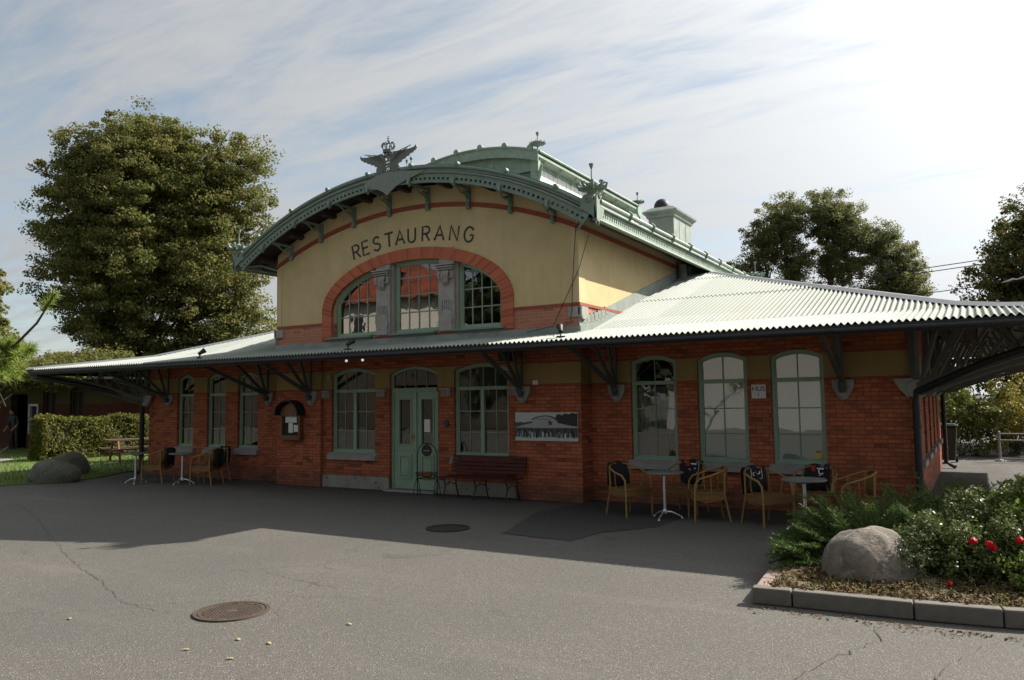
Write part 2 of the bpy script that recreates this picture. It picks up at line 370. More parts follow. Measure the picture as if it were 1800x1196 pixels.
M['leaf_yellow']=leafmat('yellow_green_shrub_leaves',[(.10,.16,.03),(.16,.22,.04),(.24,.27,.06)],.35,.35,2)
M['leaf_litter']=leafmat('leaf_litter',[(.09,.055,.03),(.15,.085,.045),(.10,.085,.035),(.20,.13,.06)],.1,.8,2)
M['juniper']=leafmat('juniper_needles',[(.05,.09,.022),(.085,.135,.032),(.14,.19,.05)],.25,.55,3)
M['pine']=leafmat('pine_needles',[(.18,.26,.05),(.25,.33,.07),(.32,.37,.09)],.45,.5,3)
M['grass']=leafmat('grass_blades',[(.10,.16,.025),(.16,.22,.035),(.20,.24,.05)],.3,.6,1)
M['bark']=simple('bark',(.06,.048,.035),.9,var=.4,scale=10,bump=.6,bs=20)
M['soil']=simple('soil',(.10,.07,.045),.95,var=.5,scale=14,bump=.8,bs=40,c2=(.12,.09,.05))
M['lawn']=simple('lawn_turf',(.09,.14,.03),.95,var=.3,scale=3,bump=.5,bs=60)
def leaves(name,mat,centers,radii,counts,size,parent=None,seed=1,flat=.6,aspect=.6,up=.5,org=None):
    """many folded leaf diamonds scattered in clumps (numpy)"""
    rg=np.random.default_rng(seed); C=np.repeat(np.array(centers,float),counts,axis=0); Rr=np.repeat(np.array(radii,float),counts,axis=0)
    n=len(C); d=rg.normal(size=(n,3)); d/=np.linalg.norm(d,axis=1,keepdims=True)+1e-9
    rad=rg.random(n)**.45
    P=C+d*Rr*rad[:,None]*np.array([1,1,flat])
    nrm=d*.6+rg.normal(size=(n,3))*.7+np.array([0,0,up]); nrm/=np.linalg.norm(nrm,axis=1,keepdims=True)
    a=rg.normal(size=(n,3)); a-=nrm*(a*nrm).sum(1,keepdims=True); a/=np.linalg.norm(a,axis=1,keepdims=True); b=np.cross(nrm,a)
    s=size*(.55+.9*rg.random(n))[:,None]
    V=np.stack([P-a*s*.5,P+b*s*.5*aspect+nrm*s*.06,P+a*s*.5,P-b*s*.5*aspect+nrm*s*.06],axis=1).reshape(-1,3)
    if org is None: org=root_loc(parent)
    V=V-np.array(org)
    me=bpy.data.meshes.new(name); me.vertices.add(n*4); me.vertices.foreach_set('co',V.ravel())
    me.loops.add(n*4); me.loops.foreach_set('vertex_index',np.arange(n*4,dtype=np.int32)); me.polygons.add(n)
    me.polygons.foreach_set('loop_start',np.arange(0,n*4,4,dtype=np.int32)); me.polygons.foreach_set('loop_total',np.full(n,4,dtype=np.int32))
    me.materials.append(mat); me.update(calc_edges=True)
    o=bpy.data.objects.new(name,me); col.objects.link(o); o.parent=parent; return o
def blades(name,mat,bases,tips,width,parent=None,seed=1):
    """thin needle / grass blades as triangles"""
    rg=np.random.default_rng(seed); A=np.array(bases,float); B=np.array(tips,float); n=len(A)
    r=rg.normal(size=(n,3)); dd=B-A; w=np.cross(dd,r); w/=np.linalg.norm(w,axis=1,keepdims=True)+1e-9; w*=width
    V=np.stack([A-w,A+w,B],axis=1).reshape(-1,3)-np.array(root_loc(parent))
    me=bpy.data.meshes.new(name); me.vertices.add(n*3); me.vertices.foreach_set('co',V.ravel()); me.loops.add(n*3); me.loops.foreach_set('vertex_index',np.arange(n*3,dtype=np.int32))
    me.polygons.add(n); me.polygons.foreach_set('loop_start',np.arange(0,n*3,3,dtype=np.int32)); me.polygons.foreach_set('loop_total',np.full(n,3,dtype=np.int32))
    me.materials.append(mat); me.update(calc_edges=True); o=bpy.data.objects.new(name,me); col.objects.link(o); o.parent=parent; return o
def struct(name,mb,mat,smooth=False): return tag(mb.build(name,mat,None,smooth),kind='structure')
# ================================================================ STATION RESTAURANT
CX=-10.03; L0,R0=-19.42,-.68; HL,HR=-13.98,-6.08; YB=-.45; YR=-.35; DEP=9.75
ELX,ERX,EY,EZ,EYB=-21.62,2.42,-2.1,2.86,11.2; RIDGE_Y=6.8; DM=8.9; KB_=4.4/DM
def zprof(d): return 2.86+d*.15 if d<2.2 else 3.19+(d-2.2)*.315
B=thing('restaurant_building','red brick and yellow plaster station restaurant with arched green gable and wide corrugated roof','building',(CX,4.5,0))
def seg(x0,x1,zs,zc):
    xm=(x0+x1)/2; h=(x1-x0)/2; r=zc-zs; Rr=(h*h+r*r)/(2*r)
    return lambda x,i=0: zc-i-Rr+math.sqrt(max(Rr*Rr-(x-xm)**2,0)) if True else 0
def ell(cx,a,b,z0): return lambda x,i=0: z0+(b-i)*math.sqrt(max(1-((x-cx)/(a-i))**2,0))
def loop(x0,x1,z0,top,i=0,n=14,zb=None):
    xa,xb=x0+i,x1-i; p=[(xa,(z0+i) if zb is None else zb),(xb,(z0+i) if zb is None else zb)]
    for k in range(n+1):
        x=xb+(xa-xb)*k/n; p.append((x,top(x,i)))
    return p
def wall(name,poly,holes,y0,t,mat,plane='XZ',parent=B):
    m=MB(); m.prism(poly,y0,y0+t,plane=plane,holes=holes); return m.build(name,mat,parent)
wins=[]
def window(x0,x1,z0,zs,zc,y,cols,rows,ztr=None,topcols=2,casement=False,top=None,fr=.055,glassm='glass',curt=None,sill=True,name='window',sillh=.165,back=True,bars=.018):
    top=top or seg(x0,x1,zs,zc); m=MB(); yf=y+.07
    m.ring(loop(x0,x1,z0,top),loop(x0,x1,z0,top,fr),yf,yf+.08)
    m.ring(loop(x0,x1,z0,top,fr-.002),loop(x0,x1,z0,top,fr+.022),yf+.02,yf+.06)
    xi0,xi1=x0+fr,x1-fr
    if ztr:
        m.box(xi0,xi1,yf-.012,yf+.07,ztr-.035,ztr+.035); m.box(xi0-.01,xi1+.01,yf-.03,yf,ztr+.012,ztr+.035)
    if casement: m.box((x0+x1)/2-.04,(x0+x1)/2+.04,yf-.006,yf+.07,z0+fr,ztr)
    m.box(x0+.01,x1-.01,yf-.03,yf,z0,z0+.05)
    w=m.build(name,M['green'],B,bevel=.004)
    g=MB(); yb=yf+.03; zlow=z0+fr; zl1=ztr-.035 if ztr else None
    def vbar(x,za,zb): g.box(x-bars/2,x+bars/2,yb,yb+.025,za,zb)
    def hbar(z,xa,xb): g.box(xa,xb,yb+.002,yb+.023,z-bars/2,z+bars/2)
    if ztr:
        if casement:
            xm=(x0+x1)/2
            for a,b in((xi0,xm-.04),(xm+.04,xi1)):
                vbar((a+b)/2,zlow,zl1)
                for k in range(1,rows): hbar(zlow+(zl1-zlow)*k/rows,a,b)
        else:
            for k in range(1,cols): vbar(xi0+(xi1-xi0)*k/cols,zlow,zl1)
            for k in range(1,rows): hbar(zlow+(zl1-zlow)*k/rows,xi0,xi1)
        for k in range(1,topcols): x=xi0+(xi1-xi0)*k/topcols; vbar(x,ztr+.035,top(x,fr))
    else:
        for k in range(1,cols): x=xi0+(xi1-xi0)*k/cols; vbar(x,zlow,top(x,fr))
        hh=max(top(x,fr) for x in np.linspace(xi0,xi1,9))-zlow
        for k in range(1,rows+1):
            z=zlow+.375*k
            xs=[x for x in np.linspace(xi0,xi1,60) if top(x,fr)>z]
            if len(xs)>2: hbar(z,min(xs),max(xs))
    g.build('glazing_bars',M['green_pale'],w)
    p=MB(); lp=loop(x0,x1,z0,top,fr-.01); p.add([(a,yb+.012,b) for a,b in lp],[tuple(range(len(lp)))]); p.build('pane',M[glassm],w,fixn=False)
    if curt:
        mm,za,zb,xa,xb,gap=curt; c=MB(); n=50; yc=y+gap; vs=[];fs=[]
        for k in range(n+1):
            x=xa+(xb-xa)*k/n; yy=yc+(0 if mm=='blind' else .02*math.sin(k*1.9)+.012*math.sin(k*.7))
            vs+=[(x,yy,za),(x,yy*1+0.0,zb)]
        for k in range(n): fs.append((2*k,2*k+2,2*k+3,2*k+1))
        c.add(vs,fs); c.build('curtain' if mm!='blind' else 'blind',M[mm],w,smooth=True,fixn=False)
    if sill:
        s=MB(); s.prism([(y-.09,z0-sillh+.01),(y-.09,z0-.06),(y-.004,z0+.001),(y+.075,z0+.006),(y+.075,z0-sillh+.01)],x0-.06,x1+.06,plane='YZ'); s.build('sill',M['stone'],w,bevel=.006)
    return w
WL=[(-18.23,-17.56),(-17.03,-16.31),(-15.86,-15.13)]; WR=[(-5.29,-4.42),(-4.04,-3.18),(-2.79,-1.95)]
BAYW=[(CX-2.31,CX-1.04),(CX+1.04,CX+2.33)]; DOOR=(CX-.64,CX+.64)
hl=lambda w,zs=2.54,zc=2.66:loop(w[0],w[1],.77,seg(w[0],w[1],zs,zc),0)
wall('wing_wall',[(L0,0),(HL,0),(HL,3.12),(L0,3.12)],[hl(w) for w in WL],0,.35,M['brick_low'])
wall('wing_wall',[(HR,0),(R0,0),(R0,3.12),(HR,3.12)],[hl(w) for w in WR],0,.35,M['brick_low'])
dl=[(DOOR[0],.02),(DOOR[1],.02)]+loop(*DOOR,0,seg(*DOOR,2.46,2.62))[2:]
wall('bay_wall',[(CX-2.55,0),(CX+2.53,0),(CX+2.53,3.1),(CX-2.55,3.1)],[hl(w,2.5,2.63) for w in BAYW]+[dl],YR,.4,M['brick_low'])
m=MB(); m.mark().box(HL,CX-2.55,YB,.3,0,3.1); m.mark().box(CX+2.53,HR,YB,.3,0,3.1); m.pieces('bay_pier',M['brick_low'],B)
# side and back walls of the wings
sw=[(y,y+.75) for y in (.9,2.6,4.3,6.0,7.7)]
wall('side_wall',[(.352,0),(DEP,0),(DEP,3.1),(.352,3.1)],[[(a,.8),(b,.8),(b,2.5),(a+.37,2.62),(a,2.5)] for a,b in sw],R0-.35,.352,M['brick_low'],'YZ')
m=MB(); m.mark().box(L0+.002,L0+.35,.35,DEP,0,3.1); m.mark().box(L0+.35,R0-.35,DEP-.35,DEP,0,3.1); m.pieces('rear_wall',M['brick_low'],B)
for a,b in sw:
    m=MB(); m.ring([(a,.8),(b,.8),(b,2.5),(a,2.5)],[(a+.06,.86),(b-.06,.86),(b-.06,2.5),(a+.06,2.5)],R0-.14,R0-.06,plane='YZ')
    m.box(R0-.12,R0-.08,(a+b)/2-.02,(a+b)/2+.02,.86,2.5); w=m.build('side_window',M['green'],B)
    p=MB(); p.box(R0-.105,R0-.1,a,b,.8,2.6); p.build('pane',M['dark_in'],w)
    s=MB(); s.box(R0-.1,R0+.09,a-.06,b+.06,.7,.8); s.build('sill',M['stone_light'],w)
# rough brick ledge along the side wall
m=MB(); m.mark().box(HL+.3,HR-.3,1.3,1.36,0.02,3.04); m.mark().box(L0+.36,R0-.36,4,4.1,0.02,3.03); m.mark().box(L0+.36,R0-.36,.36,9.39,3.04,3.08); m.mark().box(L0+.36,R0-.36,.36,9.39,.0,.018)
m.pieces('inner_partition',M['dark_in'],B)
m=MB()
for X0,X1 in((CX-2.55,DOOR[0]),(DOOR[1],CX+2.53)): m.mark().box(X0,X1,YR-.045,YR+.02,0,.27)
m.pieces('stone_plinth',M['plinth'],B,bevel=.01)
# capitals beside door and windows
m=MB()
for x in (CX-2.46,CX-.86,CX+.86,CX+2.44):
    m.mark().box(x-.11,x+.11,YR-.05,YR+.01,1.98,2.10); m.box(x-.14,x+.14,YR-.08,YR+.01,2.10,2.15)
    for k in range(3): m.box(x-.09+k*.065,x-.05+k*.065,YR-.07,YR-.05,1.99,2.09)
m.pieces('stone_capital',M['stone'],B,bevel=.008)
# plaster string between brick and yellow band
for n,X0,X1,Y in((0,L0,HL,-.012),(1,HR,R0,-.012),(2,HL,CX-2.55,YB-.012),(3,CX+2.53,HR,YB-.012)):
    m=MB()
    ws=sorted(WL+WR) if n<2 else []
    xs=[X0]+[v for w in ws if X0<w[0]<X1 for v in (w[0]-.02,w[1]+.02)]+[X1]
    for i in range(0,len(xs),2): m.mark().box(xs[i],xs[i+1],Y,Y+.03,2.155,2.182); m.mark().box(xs[i],xs[i+1],Y,Y+.03,2.573,2.595)
    m.pieces('string_course',M['red_band'],B)
for i,w in enumerate(WL): window(*w,.77,2.54,2.66,0,2,3,2.12,2,curt=('curtain',.8,2.6,w[0]+(.3,.28,.0)[i],w[0]+(.62,.5,.35)[i],.22))
window(*WR[0],.77,2.54,2.66,0,2,3,2.16,2,curt=('curtain',.8,2.1,WR[0][0],WR[0][1],.18))
window(*WR[1],.77,2.54,2.66,0,2,3,2.16,2,curt=('blind',.8,2.66,WR[1][0],WR[1][1],.135))
w=window(*WR[2],.77,2.54,2.66,0,2,3,2.16,2,curt=('blind',.8,2.66,WR[2][0],WR[2][1],.135))
tag(w,'window with pale blind and yellow notice in its lower corner')
m=MB(); m.box(WR[2][1]-.2,WR[2][1]-.09,.085,.088,.87,1.0,0); m.box(WR[2][1]-.18,WR[2][1]-.11,.083,.085,.965,.99,1)
m.build('notice',[simple('yellow_paper',(.55,.42,.10),.7,var=.1),M['red_band']],w)
window(*BAYW[0],.77,2.5,2.63,YR,4,3,2.13,4,casement=True,curt=('curtain_dark',1.6,2.6,BAYW[0][0],BAYW[0][1],.28))
window(*BAYW[1],.77,2.5,2.63,YR,4,3,2.13,4,casement=True,curt=('curtain_dark',1.4,2.6,BAYW[1][0],BAYW[1][1],.28))
# door
def door():
    x0,x1=DOOR; top=seg(x0,x1,2.46,2.62); yf=YR+.07; m=MB()
    m.ring(loop(x0,x1,.02,top),loop(x0,x1,.02,top,.06,zb=.03),yf,yf+.09); m.box(x0+.06,x1-.06,yf-.02,yf+.08,2.08,2.17); m.box(x0+.06,x1-.06,yf-.035,yf,2.13,2.155)
    d=m.build('door',M['green'],B,bevel=.004)
    for s,(a,b) in enumerate(((x0+.06,CX-.004),(CX+.004,x1-.06))):
        m=MB(); out=[(a,.04),(b,.04),(b,2.08),(a,2.08)]; gx0,gx1=a+.15,b-.13
        m.prism(out,yf+.02,yf+.06,holes=[[(gx0,.98),(gx1,.98),(gx1,1.92),(gx0,1.92)]])
        m.ring([(gx0-.03,.95),(gx1+.03,.95),(gx1+.03,1.95),(gx0-.03,1.95)],[(gx0,.98),(gx1,.98),(gx1,1.92),(gx0,1.92)],yf,yf+.022)
        for i,(e,dd) in enumerate(((0,.0),(.03,-.012),(.075,.004))):
            q=[(gx0-.03+e,.25+e),(gx1+.03-e,.25+e),(gx1+.03-e,.78-e),(gx0-.03+e,.78-e)]
            if i<2:
                e2=(.03,.06)[i]; m.ring(q,[(gx0-.03+e2,.25+e2),(gx1+.03-e2,.25+e2),(gx1+.03-e2,.78-e2),(gx0-.03+e2,.78-e2)],yf+dd*.6,yf+.022)
            else: m.prism(q,yf+.002,yf+.022)
        m.box(a+.02,b-.02,yf,yf+.022,.05,.19); m.box(a+.02,b-.02,yf,yf+.022,.84,.9)
        if s==1: m.box(a-.012,a+.03,yf-.012,yf+.022,.04,2.07)
        m.build('door_leaf',M['green'],d,bevel=.003)
        p=MB(); p.add([(gx0,yf+.045,.98),(gx1,yf+.045,.98),(gx1,yf+.045,1.92),(gx0,yf+.045,1.92)],[(0,1,2,3)]); p.build('pane',M['glass'],d,fixn=False)
        k=MB()
        for j in range(5): x=gx0+(gx1-gx0)*(j+.5)/5; k.tube([(x+.012*math.sin(z*22+j),yf+.06,z) for z in np.linspace(.98,1.92,22)],.005,5)
        for z in(1.2,1.45,1.7): k.tube([(gx0,yf+.06,z),(gx1,yf+.06,z)],.005,5)
        k.build('door_grille',M['black_metal'],d)
        if s==1:
            k=MB(); k.box(gx0+.05,gx0+.2,yf+.038,yf+.041,1.24,1.5); k.build('paper_notice',M['white'],d)
    h=MB(); br=simple('brass',(.45,.25,.12),.35,metal=.9,var=.2)
    h.box(CX-.055,CX-.02,yf-.005,yf+.02,1.05,1.22); h.tube([(CX-.037,yf+.01,1.16),(CX-.037,yf-.05,1.16),(CX-.15,yf-.055,1.155)],.01,8); h.build('handle',br,d,smooth=True)
    k=MB(); lp=loop(x0,x1,2.17,top,.05); k.add([(a,yf+.04,b) for a,b in lp],[tuple(range(len(lp)))]); k.build('transom_pane',M['glass'],d,fixn=False)
    k=MB()
    for j in(1,2,3): x=x0+.06+(x1-x0-.12)*j/4; k.box(x-.009,x+.009,yf+.02,yf+.05,2.17,top(x,.05))
    k.build('glazing_bars',M['green_pale'],d)
    k=MB(); k.box(x0-.02,x1+.02,YR-.2,YR+.08,0,.035); k.build('door_step',M['stone'],d,bevel=.01)
door()
# ---------------- hall upper wall
RC=6.6-8.2
def circ(r,x,c=RC): return c+math.sqrt(r*r-(x-CX)**2)
HA=ell(-10.0,2.24,.97,3.9); HO=ell(-10.0,2.52,1.22,3.9)
def archloop(f,a,n=36,z0=3.3,i=0):
    p=[(-10-a,z0),(-10+a,z0)]
    for k in range(n+1):
        t=math.pi*k/n; x=-10+a*math.cos(t)*.9999; p.append((x,f(x)))
    return p
up=[(HL,3.05),(HR,3.05)]+[(x,circ(8.02,x)) for x in np.linspace(HR,HL,30)]
wall('gable_wall',up,[archloop(HA,2.24,z0=3.31)],YB-.002,.4,M['brick_up'])
wall('hall_side_wall',[(YB+.398,2.9),(10.4,2.9),(10.4,5.36),(YB+.398,5.36)],[],HR-.35,.35,M['brick_up'],'YZ')
wall('hall_side_wall',[(YB+.398,2.9),(10.4,2.9),(10.4,5.36),(YB+.398,5.36)],[],HL,.35,M['brick_up'],'YZ')
m=MB(); m.prism([(HL+.35,3.05),(HR-.35,3.05)]+[(x,circ(8.02,x)) for x in np.linspace(HR-.35,HL+.35,20)],10.1,10.4); m.box(HL+.36,HR-.36,0,10,3.1,3.14); m.box(HL+.36,HR-.36,2.2,2.25,3.15,5.9); m.build('hall_rear_wall',M['brick_up'],B)
lo=archloop(HO,2.52,z0=3.27); li=archloop(HA,2.24,z0=3.27)
m=MB(); k=len(lo); m.ring(lo[1:]+[lo[0]],li[1:]+[li[0]],YB-.035,YB+.05); m.build('window_arch',M['arch_brick'],B)
m=MB()
for x,x2 in((HL-.01,-12.52),(-7.48,HR+.01)): m.mark().box(x,x2,YB-.02,YB+.02,3.62,3.675)
m.mark().box(HR+.012,HR+.025,YB-.02,10.4,3.62,3.675); m.pieces('brick_ledge',M['red_band'],B)
m=MB()
def arcband(m,r,c,t,y0,y1,x0,x1,n=48):
    xs=np.linspace(x0,x1,n); lo_=[(x,c+math.sqrt(r*r-(x-CX)**2)) for x in xs]; li_=[(x,c+math.sqrt((r-t)**2-(x-CX)**2)) for x in xs]
    m.prism(lo_+li_[::-1],y0,y1)
m.mark(); arcband(m,9.3,6.03-9.3,.09,YB-.03,YB+.02,HL-.005,HR+.005); m.mark().box(HR+.006,HR+.03,YB-.03,10.4,5.06,5.15); m.mark().box(HL-.03,HL-.006,YB-.03,10.4,5.06,5.15)
m.pieces('red_brick_band',M['red_band'],B)
m=MB(); m.mark().box(HR-.14,HR+.012,YB-.014,YB+.25,3.68,5.2); m.mark().box(HL-.012,HL+.14,YB-.014,YB+.25,3.68,5.2); m.pieces('plaster_pilaster',M['plaster'],B)
for sx,x in((-1,HL),(1,HR)):
    m=MB(); m.box(min(x-sx*.22,x+sx*.05),max(x-sx*.22,x+sx*.05),YB-.05,YB+.05,3.40,3.60)
    m.prism([(YB-.05,3.6),(YB-.05,3.42),(YB+.0,3.36),(YB+.12,3.34),(YB+.22,3.40),(YB+.26,3.5),(YB+.26,3.6)],x-.02 if sx>0 else x-.07,x+.07 if sx>0 else x+.02,plane='YZ')
    m.build('corner_block',M['stone'],B,bevel=.02)
# upper lights
for a,b in((-12.2,-11.0),(-10.5,-9.32),(-8.84,-7.8)):
    HW=ell(-10,2.24,.97,3.9)
    window(a,b,3.34,0,0,YB+.06,4 if b-a>1.1 else 4,3,top=HW,glassm='glass_up',sill=False,fr=.06,curt=None,name='arched_window',bars=.026)
m=MB()
for a,b in((-12.32,-11.05),(-10.52,-9.33),(-8.86,-7.66)): m.mark().box(a,b,YB-.12,YB+.14,3.28,3.325); m.box(a+.02,b-.02,YB-.05,YB+.12,3.24,3.28)
m.pieces('window_ledge',M['green_fascia'],B,bevel=.008)
# carved stone piers
for x in(-10.75,-9.07):
    m=MB(); m.box(x-.19,x+.19,YB-.02,YB+.2,3.29,HO(x)-.0); m.box(x+.19,x+.235,YB+.05,YB+.2,3.29,HA(x)); m.box(x-.235,x-.19,YB+.05,YB+.2,3.29,HA(x))
    zt=HA(x)-.08
    for k,(w,h,d) in enumerate(((.24,.03,.10),(.22,.03,.08),(.20,.025,.06))): m.box(x-w,x+w,YB-d-.04,YB,zt-.02-k*.045-h,zt-.02-k*.045)
    for s in(-1,1): m.tube([(x+s*.12,YB-.03,zt-.16),(x+s*.17,YB-.06,zt-.22),(x+s*.16,YB-.05,zt-.30),(x+s*.09,YB-.04,zt-.31),(x+s*.08,YB-.03,zt-.25)],[.03,.04,.04,.03,.015],7)
    for s in range(-1,2): m.tube([(x+s*.06,YB-.05,zt-.16),(x+s*.06,YB-.10,zt-.25),(x+s*.05,YB-.07,zt-.38),(x+s*.03,YB-.03,zt-.46)],[.03,.035,.03,.01],7)
    for s in range(5): m.box(x-.13+s*.055,x-.10+s*.055,YB-.045,YB-.015,3.66,3.95)
    m.lathe((x,YB-.03,3.60),[(.02,-.03),(.12,-.03),(.15,-.01),(.15,.02),(.12,.03)],14,axis='Y')
    m.prism([(x-.17,3.31),(x+.17,3.31),(x+.14,3.45),(x+.17,3.56),(x+.1,3.64),(x-.1,3.64),(x-.17,3.56),(x-.14,3.45)],YB-.07,YB)
    m.build('carved_stone_pier',M['stone_light'],B,bevel=.008)
# letters
cu=[('R',-11.49,0),('E',-11.22,0),('S',-10.91,0),('T',-10.57,0),('A',-10.28,0),('U',-9.97,0),('R',-9.61,0),('A',-9.26,0),('N',-8.90,0),('G',-8.54,0)]
dark=simple('black_letter_paint',(.015,.018,.018),.5,var=.1)
def glyph(ch):
    A=lambda cx,cz,rx,rz,a0,a1,n=14:[(cx+rx*math.cos(R(a)),cz+rz*math.sin(R(a))) for a in np.linspace(a0,a1,n)]
    return {'R':[[(-.085,0),(-.085,.3),(.02,.3)]+A(.02,.225,.075,.075,90,-90)+[(-.085,.15)],[(.0,.15),(.10,0)]],
     'E':[[(.085,.3),(-.085,.3),(-.085,0),(.085,0)],[(-.085,.155),(.07,.155)]],
     'S':[A(0,.225,.085,.075,25,270)+A(0,.075,.09,.075,90,-155)],
     'T':[[(-.11,.3),(.11,.3)],[(0,.3),(0,0)]],
     'A':[[(-.12,0),(0,.3),(.12,0)],[(-.078,.105),(.078,.105)]],
     'U':[[(-.095,.3),(-.095,.095)]+A(0,.095,.095,.095,180,360)+[(.095,.3)]],
     'N':[[(-.10,0),(-.10,.3),(.10,0),(.10,.3)]],
     'G':[A(0,.15,.115,.15,40,325,22)+[(.105,.14),(.02,.14)]]}[ch]
for ch,x,a in cu:
    z=5.385-(6.6-math.sqrt(6.6**2-(x+9.95)**2)); al=-math.asin((x+9.95)/6.6); ca,sa=math.cos(al),math.sin(al); m=MB()
    for k,st in enumerate(glyph(ch)):
        ps=[(x+u*ca*1.0-v*sa,YB-.008-.002*k,z-.14+u*sa+v*ca) for u,v in st]
        m.tube(ps,.0225,6)
    for i,v in enumerate(m.v): m.v[i]=(v[0],YB-.008+(v[1]-(YB-.008))*.5,v[2])
    m.build('letter',dark,B,smooth=True)
# ---------------- gable roof
YF=-1.1; YK=10.9
def arcprism(m,r0,r1,y0,y1,h=4.6,n=40,c=RC):
    xs=np.linspace(CX-h,CX+h,n); vs=[];fs=[]
    for x in xs:
        t=math.asin((x-CX)/r0); 
        for r in(r0,r1):
            for y in(y0,y1): vs.append((CX+r*math.sin(t),y,c+r*math.cos(t)))
    for i in range(n-1):
        a=i*4;b=a+4; fs+=[(a,a+1,b+1,b),(a+2,b+2,b+3,a+3),(a,b,b+2,a+2),(a+1,a+3,b+3,b+1)]
    fs+=[(0,2,3,1),(n*4-4,n*4-3,n*4-1,n*4-2)]; m.add(vs,fs)
m=MB(); arcprism(m,8.2,8.14,YF,YK); m.build('curved_roof',M['grey_sheet'],B,smooth=True)
m=MB(); arcprism(m,8.13,8.08,YF+.04,YK-.04,4.5)
m.build('roof_soffit',M['wood_dark'],B)
for k in range(-4,5):
    t=k*.135; x=CX+8.0*math.sin(t); z=RC+8.0*math.cos(t); m=MB(); u=Vector((math.sin(t),0,math.cos(t)))
    m.bar((x,YF+.22,z),(x,YB,z),.11,.16,up=u); m.prism([(YF+.22,-.07),(YF+.22,.07),(YF+.21,.07),(YF+.21,-.07)],0,0.01,plane='YZ') if False else None
    m.build('purlin',M['wood_dark'],B)
# perforated front fascia
def fascia_front():
    m=MB(); n=168; h=4.45; y0,y1=YF-.03,YF; radii=[7.90,7.955,8.0,8.12]; th=np.linspace(-math.asin(h/8.0),math.asin(h/8.0),n+1)
    for i in range(n):
        hole=(i%2==0)
        for k in range(3):
            if k==1 and hole: continue
            a,b=th[i],th[i+1]; q=[(CX+r*math.sin(t),RC+r*math.cos(t)) for r,t in((radii[k],a),(radii[k],b),(radii[k+1],b),(radii[k+1],a))]
            m.add([(x,y0,z) for x,z in q]+[(x,y1,z) for x,z in q],[(0,1,2,3),(7,6,5,4),(0,4,5,1),(3,2,6,7)])
    for r,rad,yy in((8.215,.035,YF-.02),(8.10,.022,YF-.045),(7.905,.018,YF-.035)):
        m.tube([(CX+r*math.sin(t),yy,RC+r*math.cos(t)) for t in np.linspace(-.573,.573,50)],rad,8)
    m.build('perforated_fascia',M['green_fascia'],B,fixn=True)
    m=MB(); m.tube([(CX+8.25*math.sin(t),YF-.01,RC+8.25*math.cos(t)) for t in np.linspace(-.575,.575,50)],.02,6); m.build('roof_edge_flashing',M['copper'],B)
fascia_front()
KX=[CX+8.2*math.sin(t) for t in np.linspace(-.485,.485,8)]
for i,t in enumerate(np.linspace(-.485,.485,8)):
    m=MB(); x,z=CX+8.27*math.sin(t),RC+8.27*math.cos(t)
    if abs(t)>.08 or True: m.lathe((x,YF-.02,z),[(.02,-.05),(.042,-.05),(.05,-.02),(.05,.02),(.04,.04)],12,axis='Y')
    if i==4: m.tube([(x,YF-.02,z+.05),(x,YF-.02,z+.12)],.012,6); m.ball((x,YF-.02,z+.15),.035)
    x,z=CX+7.9*math.sin(t),RC+7.9*math.cos(t)
    m.build('roof_boss',M['green_fascia'],B,smooth=True); m=MB()
    m.tube([(x,YF-.02,z+.10),(x,YF-.09,z+.06),(x,YF-.10,z-.02),(x,YF-.05,z-.05),(x,YF-.02,z-.02)],[.03,.035,.035,.03,.02],7)
    m.build('fascia_hook',M['green_fascia'],B,smooth=True)
    # bracket on wall
    xb=CX+7.42*math.sin(t)*1.0; zb=6.0-9.3+math.sqrt(9.3**2-(xb-CX)**2)-.05; zt=circ(7.95,xb); m=MB()
    m.box(xb-.04,xb+.04,YB-.07,YB-.0,zb-.05,zt); m.lathe((xb,YB-.06,zb-.03),[(.02,-.05),(.05,-.03),(.055,0),(.045,.05),(.035,.09)],10)
    m.lathe((xb,YB-.06,zb+.25),[(.03,-.03),(.05,0),(.03,.03)],10)
    P=[(xb,YB-.07,zb+.12),(xb,YB-.16,zb+.22),(xb,YB-.30,zt-.16),(xb,YB-.45,zt-.07),(xb,YF+.03,zt-.03)]
    m.tube(P,[.02,.024,.022,.02,.018],7); m.tube([(xb,YB-.05,zb+.3),(xb,YB-.13,zt-.12),(xb,YB-.22,zt-.1),(xb,YB-.24,zt-.16),(xb,YB-.2,zt-.19)],.014,6)
    m.bar((xb,YB,zt-.03),(xb,YF,zt-.03),.05,.05); m.build('gable_bracket',M['green_fascia'],B,smooth=True)
